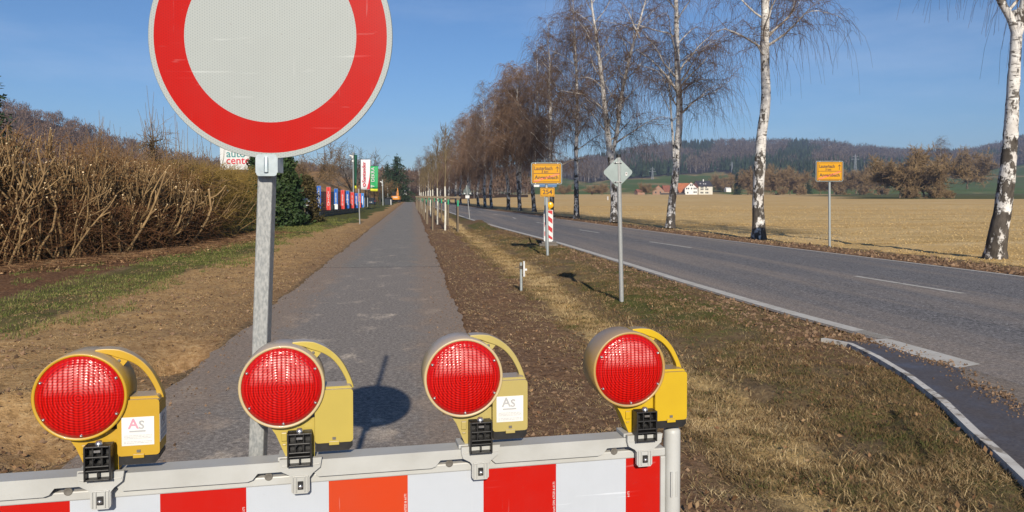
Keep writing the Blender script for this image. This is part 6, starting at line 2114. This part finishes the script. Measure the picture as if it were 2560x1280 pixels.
for x_ in (-.75, .75):
    for y_ in (.7, 3.2): MB().tube([(x_ - .1, y_, .3), (x_ + .1, y_, .3)], .32, 14).build('wheel', BLACKP, v)
for x_ in (-.78, .78): MB().box((x_, -.012, .9), (.14, .03, .35)).build('tail_lamp', RL, v)

# ------------------------------------------------------------------ farm across the field
WALLW = pmat('white_render', (.72, .72, .70), (.64, .63, .60), .3, .9, world=True)
WALLC = pmat('cream_render', (.60, .58, .50), (.52, .50, .44), .3, .9, world=True)
ROOFD = pmat('dark_slate_roof', (.045, .042, .05), (.030, .028, .035), .8, .7, world=True)
ROOFO = pmat('orange_tile_roof', (.40, .14, .055), (.32, .10, .045), .5, .85, .3, 3, .05, world=True)
ROOFR = pmat('red_brown_roof', (.24, .085, .05), (.17, .065, .045), .5, .9, world=True)
BRICK = pmat('weathered_gable', (.24, .18, .14), (.34, .17, .10), .6, .95, world=True)


def house(name, label, px, zc, rz, W, D, eave, ridge, wall, roof, wins=(), side_wins=(), yb=487.5, ridge_axis='Y', over=.3, chim=None, sky=()):
    p = atd(px, yb, zc)
    r = thing(name, label, 'house' if name == 'farm_house' else 'barn', (p.x, p.y, p.z), -YAW + rz, 'buildings of the farm across the field')
    mb = MB()
    mb.prism([(-W / 2, -1), (W / 2, -1), (W / 2, eave), (0, ridge), (-W / 2, eave)], 0, D)
    wl = mb.build('wall', wall, r)
    mb = MB()
    t = .22
    for s_ in (-1, 1):
        sl = (ridge - eave) / (W / 2); x1 = s_ * (W / 2 + over); z1 = eave - over * sl
        mb.add([(0, -over, ridge + .03), (x1, -over, z1 + .03), (x1, D + over, z1 + .03), (0, D + over, ridge + .03), (0, -over, ridge + t + .03), (x1, -over, z1 + t), (x1, D + over, z1 + t), (0, D + over, ridge + t + .03)],
               [(4, 5, 6, 7), (0, 3, 2, 1), (1, 2, 6, 5), (0, 1, 5, 4), (3, 7, 6, 2), (0, 4, 7, 3)] if s_ > 0 else [(7, 6, 5, 4), (1, 2, 3, 0), (5, 6, 2, 1), (4, 5, 1, 0), (2, 6, 7, 3), (3, 7, 4, 0)])
    rf = mb.build('roof', roof, r)
    for (x, z) in wins: MB().box((x, -.02, z), (.95, .10, 1.25)).build('window', GLASSDARK, wl)
    for (y, z, s_) in side_wins: MB().box((s_ * (W / 2 + .02), y, z), (.10, .95, 1.25)).build('window', GLASSDARK, wl)
    for (y, f, s_) in sky:
        sl = math.atan2(ridge - eave, W / 2); x = s_ * W / 2 * f; z = ridge - (ridge - eave) * f + t + .10
        MB().box((x, y, z), (1.1, .8, .08), (0, s_ * sl, 0)).build('skylight', WHITEPAINT, rf)
    if chim: MB().box((chim[0], chim[1], ridge + .5), (.7, .7, 1.8)).build('chimney', WALLW, rf)
    return r


k6 = 600 / F
house('farm_house', 'white gabled farmhouse with rows of small windows', 1728, 600, R(-10), 30.5 * k6, 15, 17 * k6, 31 * k6, WALLW, ROOFO,
      [(-2.6, 1.8), (2.2, 2.2), (3.6, 2.2), (-3.4, 5.0), (-2.0, 5.0), (.3, 5.0), (2.2, 5.0), (3.6, 5.0), (-.6, 7.6), (.8, 7.6)], over=.25)
p = atd(1758, 487.5, 604)
house('farm_house', 'cream farmhouse with a steep dark roof, joined to the white gable', 1739, 606, R(-80), 11.5, 37 * k6, 21.5 * k6, 35 * k6, WALLC, ROOFD, (),
      [(y_, z_, 1) for z_ in (1.8, 4.4, 6.0) for y_ in (2.0, 3.4, 6.0, 7.4)][:11] + [], over=.3, chim=(.4, 6), sky=((2.5, .55, 1), (5, .6, 1), (6.6, .6, 1)))
house('barn', 'orange roofed barn behind the white farmhouse', 1691, 622, R(-84), 13, 34 * k6, 9 * k6, 30 * k6, BRICK, ROOFO, over=.4)
house('barn', 'old barn with a grey and brick gable, left of the farm', 1646, 605, R(-8), 29 * k6, 9, 11 * k6, 24 * k6, BRICK, ROOFR, [(-2, 2), (1.5, 2)], over=.3)
house('barn', 'long low red brown shed between the old barn and the birch', 1656, 612, R(-84), 10, 22 * k6, 9 * k6, 24 * k6, BRICK, ROOFR, over=.3)
house('barn', 'tiny red shed among the orchard trees', 1590, 600, R(-75), 6, 6, 2.2, 4.2, BRICK, ROOFR, over=.2)
house('barn', 'white shed roof far right of the farmhouse', 1813, 640, R(-85), 5, 4, 1.6, 2.4, WALLW, WALLW, yb=477, over=.1)
wl_ = pos(1682, 590)
w_ = thing('farm_wall', 'low dark wall in front of the farm buildings', 'wall', (*wl_, atd(1682, 488.5, 590).z), -YAW)
MB().box((0, 0, .6), (62 * k6, .4, 2.2)).build('wall', pmat('dark_stone', (.07, .06, .055), (.05, .045, .04), .8, .95, world=True), w_)
MB().box((0, 0, 1.76), (62.6 * k6, .55, .12)).build('coping', KG, w_)

# ------------------------------------------------------------------ power pylons
PYL = pmat('pylon_steel', (.34, .36, .40), (.28, .30, .34), .5, .6, world=True)
pyl0 = None
for qx, by, ty, zc, lab in ((1631, 450, 417, 1000, 'lattice pylon on the meadow right of the diamond sign'), (1830, 430, 403, 1150, 'lattice pylon above the trees left of the tall birch'), (2138, 424, 384, 900, 'lattice pylon right of the lone town sign')):
    p = atd(qx, by, zc); H = (by - ty) / F * zc
    if pyl0 is None:
        pyl0 = thing('power_pylon', lab, 'pylon', (p.x, p.y, p.z), -YAW, 'power pylons below the wooded hill')
        mb = MB(); Hh = 20.0
        for sx_ in (-1, 1):
            for sy_ in (-1, 1): mb.tube([(sx_ * 1.3, sy_ * 1.3, -4), (sx_ * .5, sy_ * .5, Hh * .7), (0, 0, Hh)], [.16, .13, .1], 4)
        for j in range(9):
            z0, z1 = j * 1.7, j * 1.7 + 1.7; a, b_ = 1.3 - .8 * z0 / 14, 1.3 - .8 * z1 / 14
            for sy_ in (-1, 1):
                mb.tube([(-a, sy_ * a, z0), (b_, sy_ * b_, z1)], .07, 3); mb.tube([(a, sy_ * a, z0), (-b_, sy_ * b_, z1)], .07, 3)
        mb.build('lattice', PYL, pyl0)
        for z_, w2 in ((12.8, 4.2), (16.4, 3.0)):
            MB().tube([(-w2, 0, z_), (w2, 0, z_)], .14, 4).tube([(-w2, 0, z_), (0, 0, z_ + 1.0), (w2, 0, z_)], .10, 4).build('arm', PYL, pyl0)
        o = pyl0
    else:
        o = dup(pyl0, (p.x, p.y, p.z), -YAW, lab)
    o.scale = (H / 20 * 1.25, H / 20 * 1.25, H / 20)

# white marker post out in the field
post_thing('field_marker', 'small pale marker post standing in the golden field', 'marker post', 1519.5, 502, 1519.5, 491, 230, .16, WHITEPAINT)

# ------------------------------------------------------------------ haze: the valley air
hm = bpy.data.materials.new('valley_air'); hm.use_nodes = True
nt = hm.node_tree
for n in list(nt.nodes):
    if n.type != 'OUTPUT_MATERIAL': nt.nodes.remove(n)
pv = nt.nodes.new('ShaderNodeVolumePrincipled')
pv.inputs['Color'].default_value = (.55, .68, 1.0, 1); pv.inputs['Density'].default_value = 0.00017; pv.inputs['Anisotropy'].default_value = .1
nt.links.new(pv.outputs[0], [n for n in nt.nodes if n.type == 'OUTPUT_MATERIAL'][0].inputs['Volume'])
hz = MB().box((450, 1330, 102), (5700, 3400, 226)).build('haze', hm)
hz['kind'] = 'stuff'
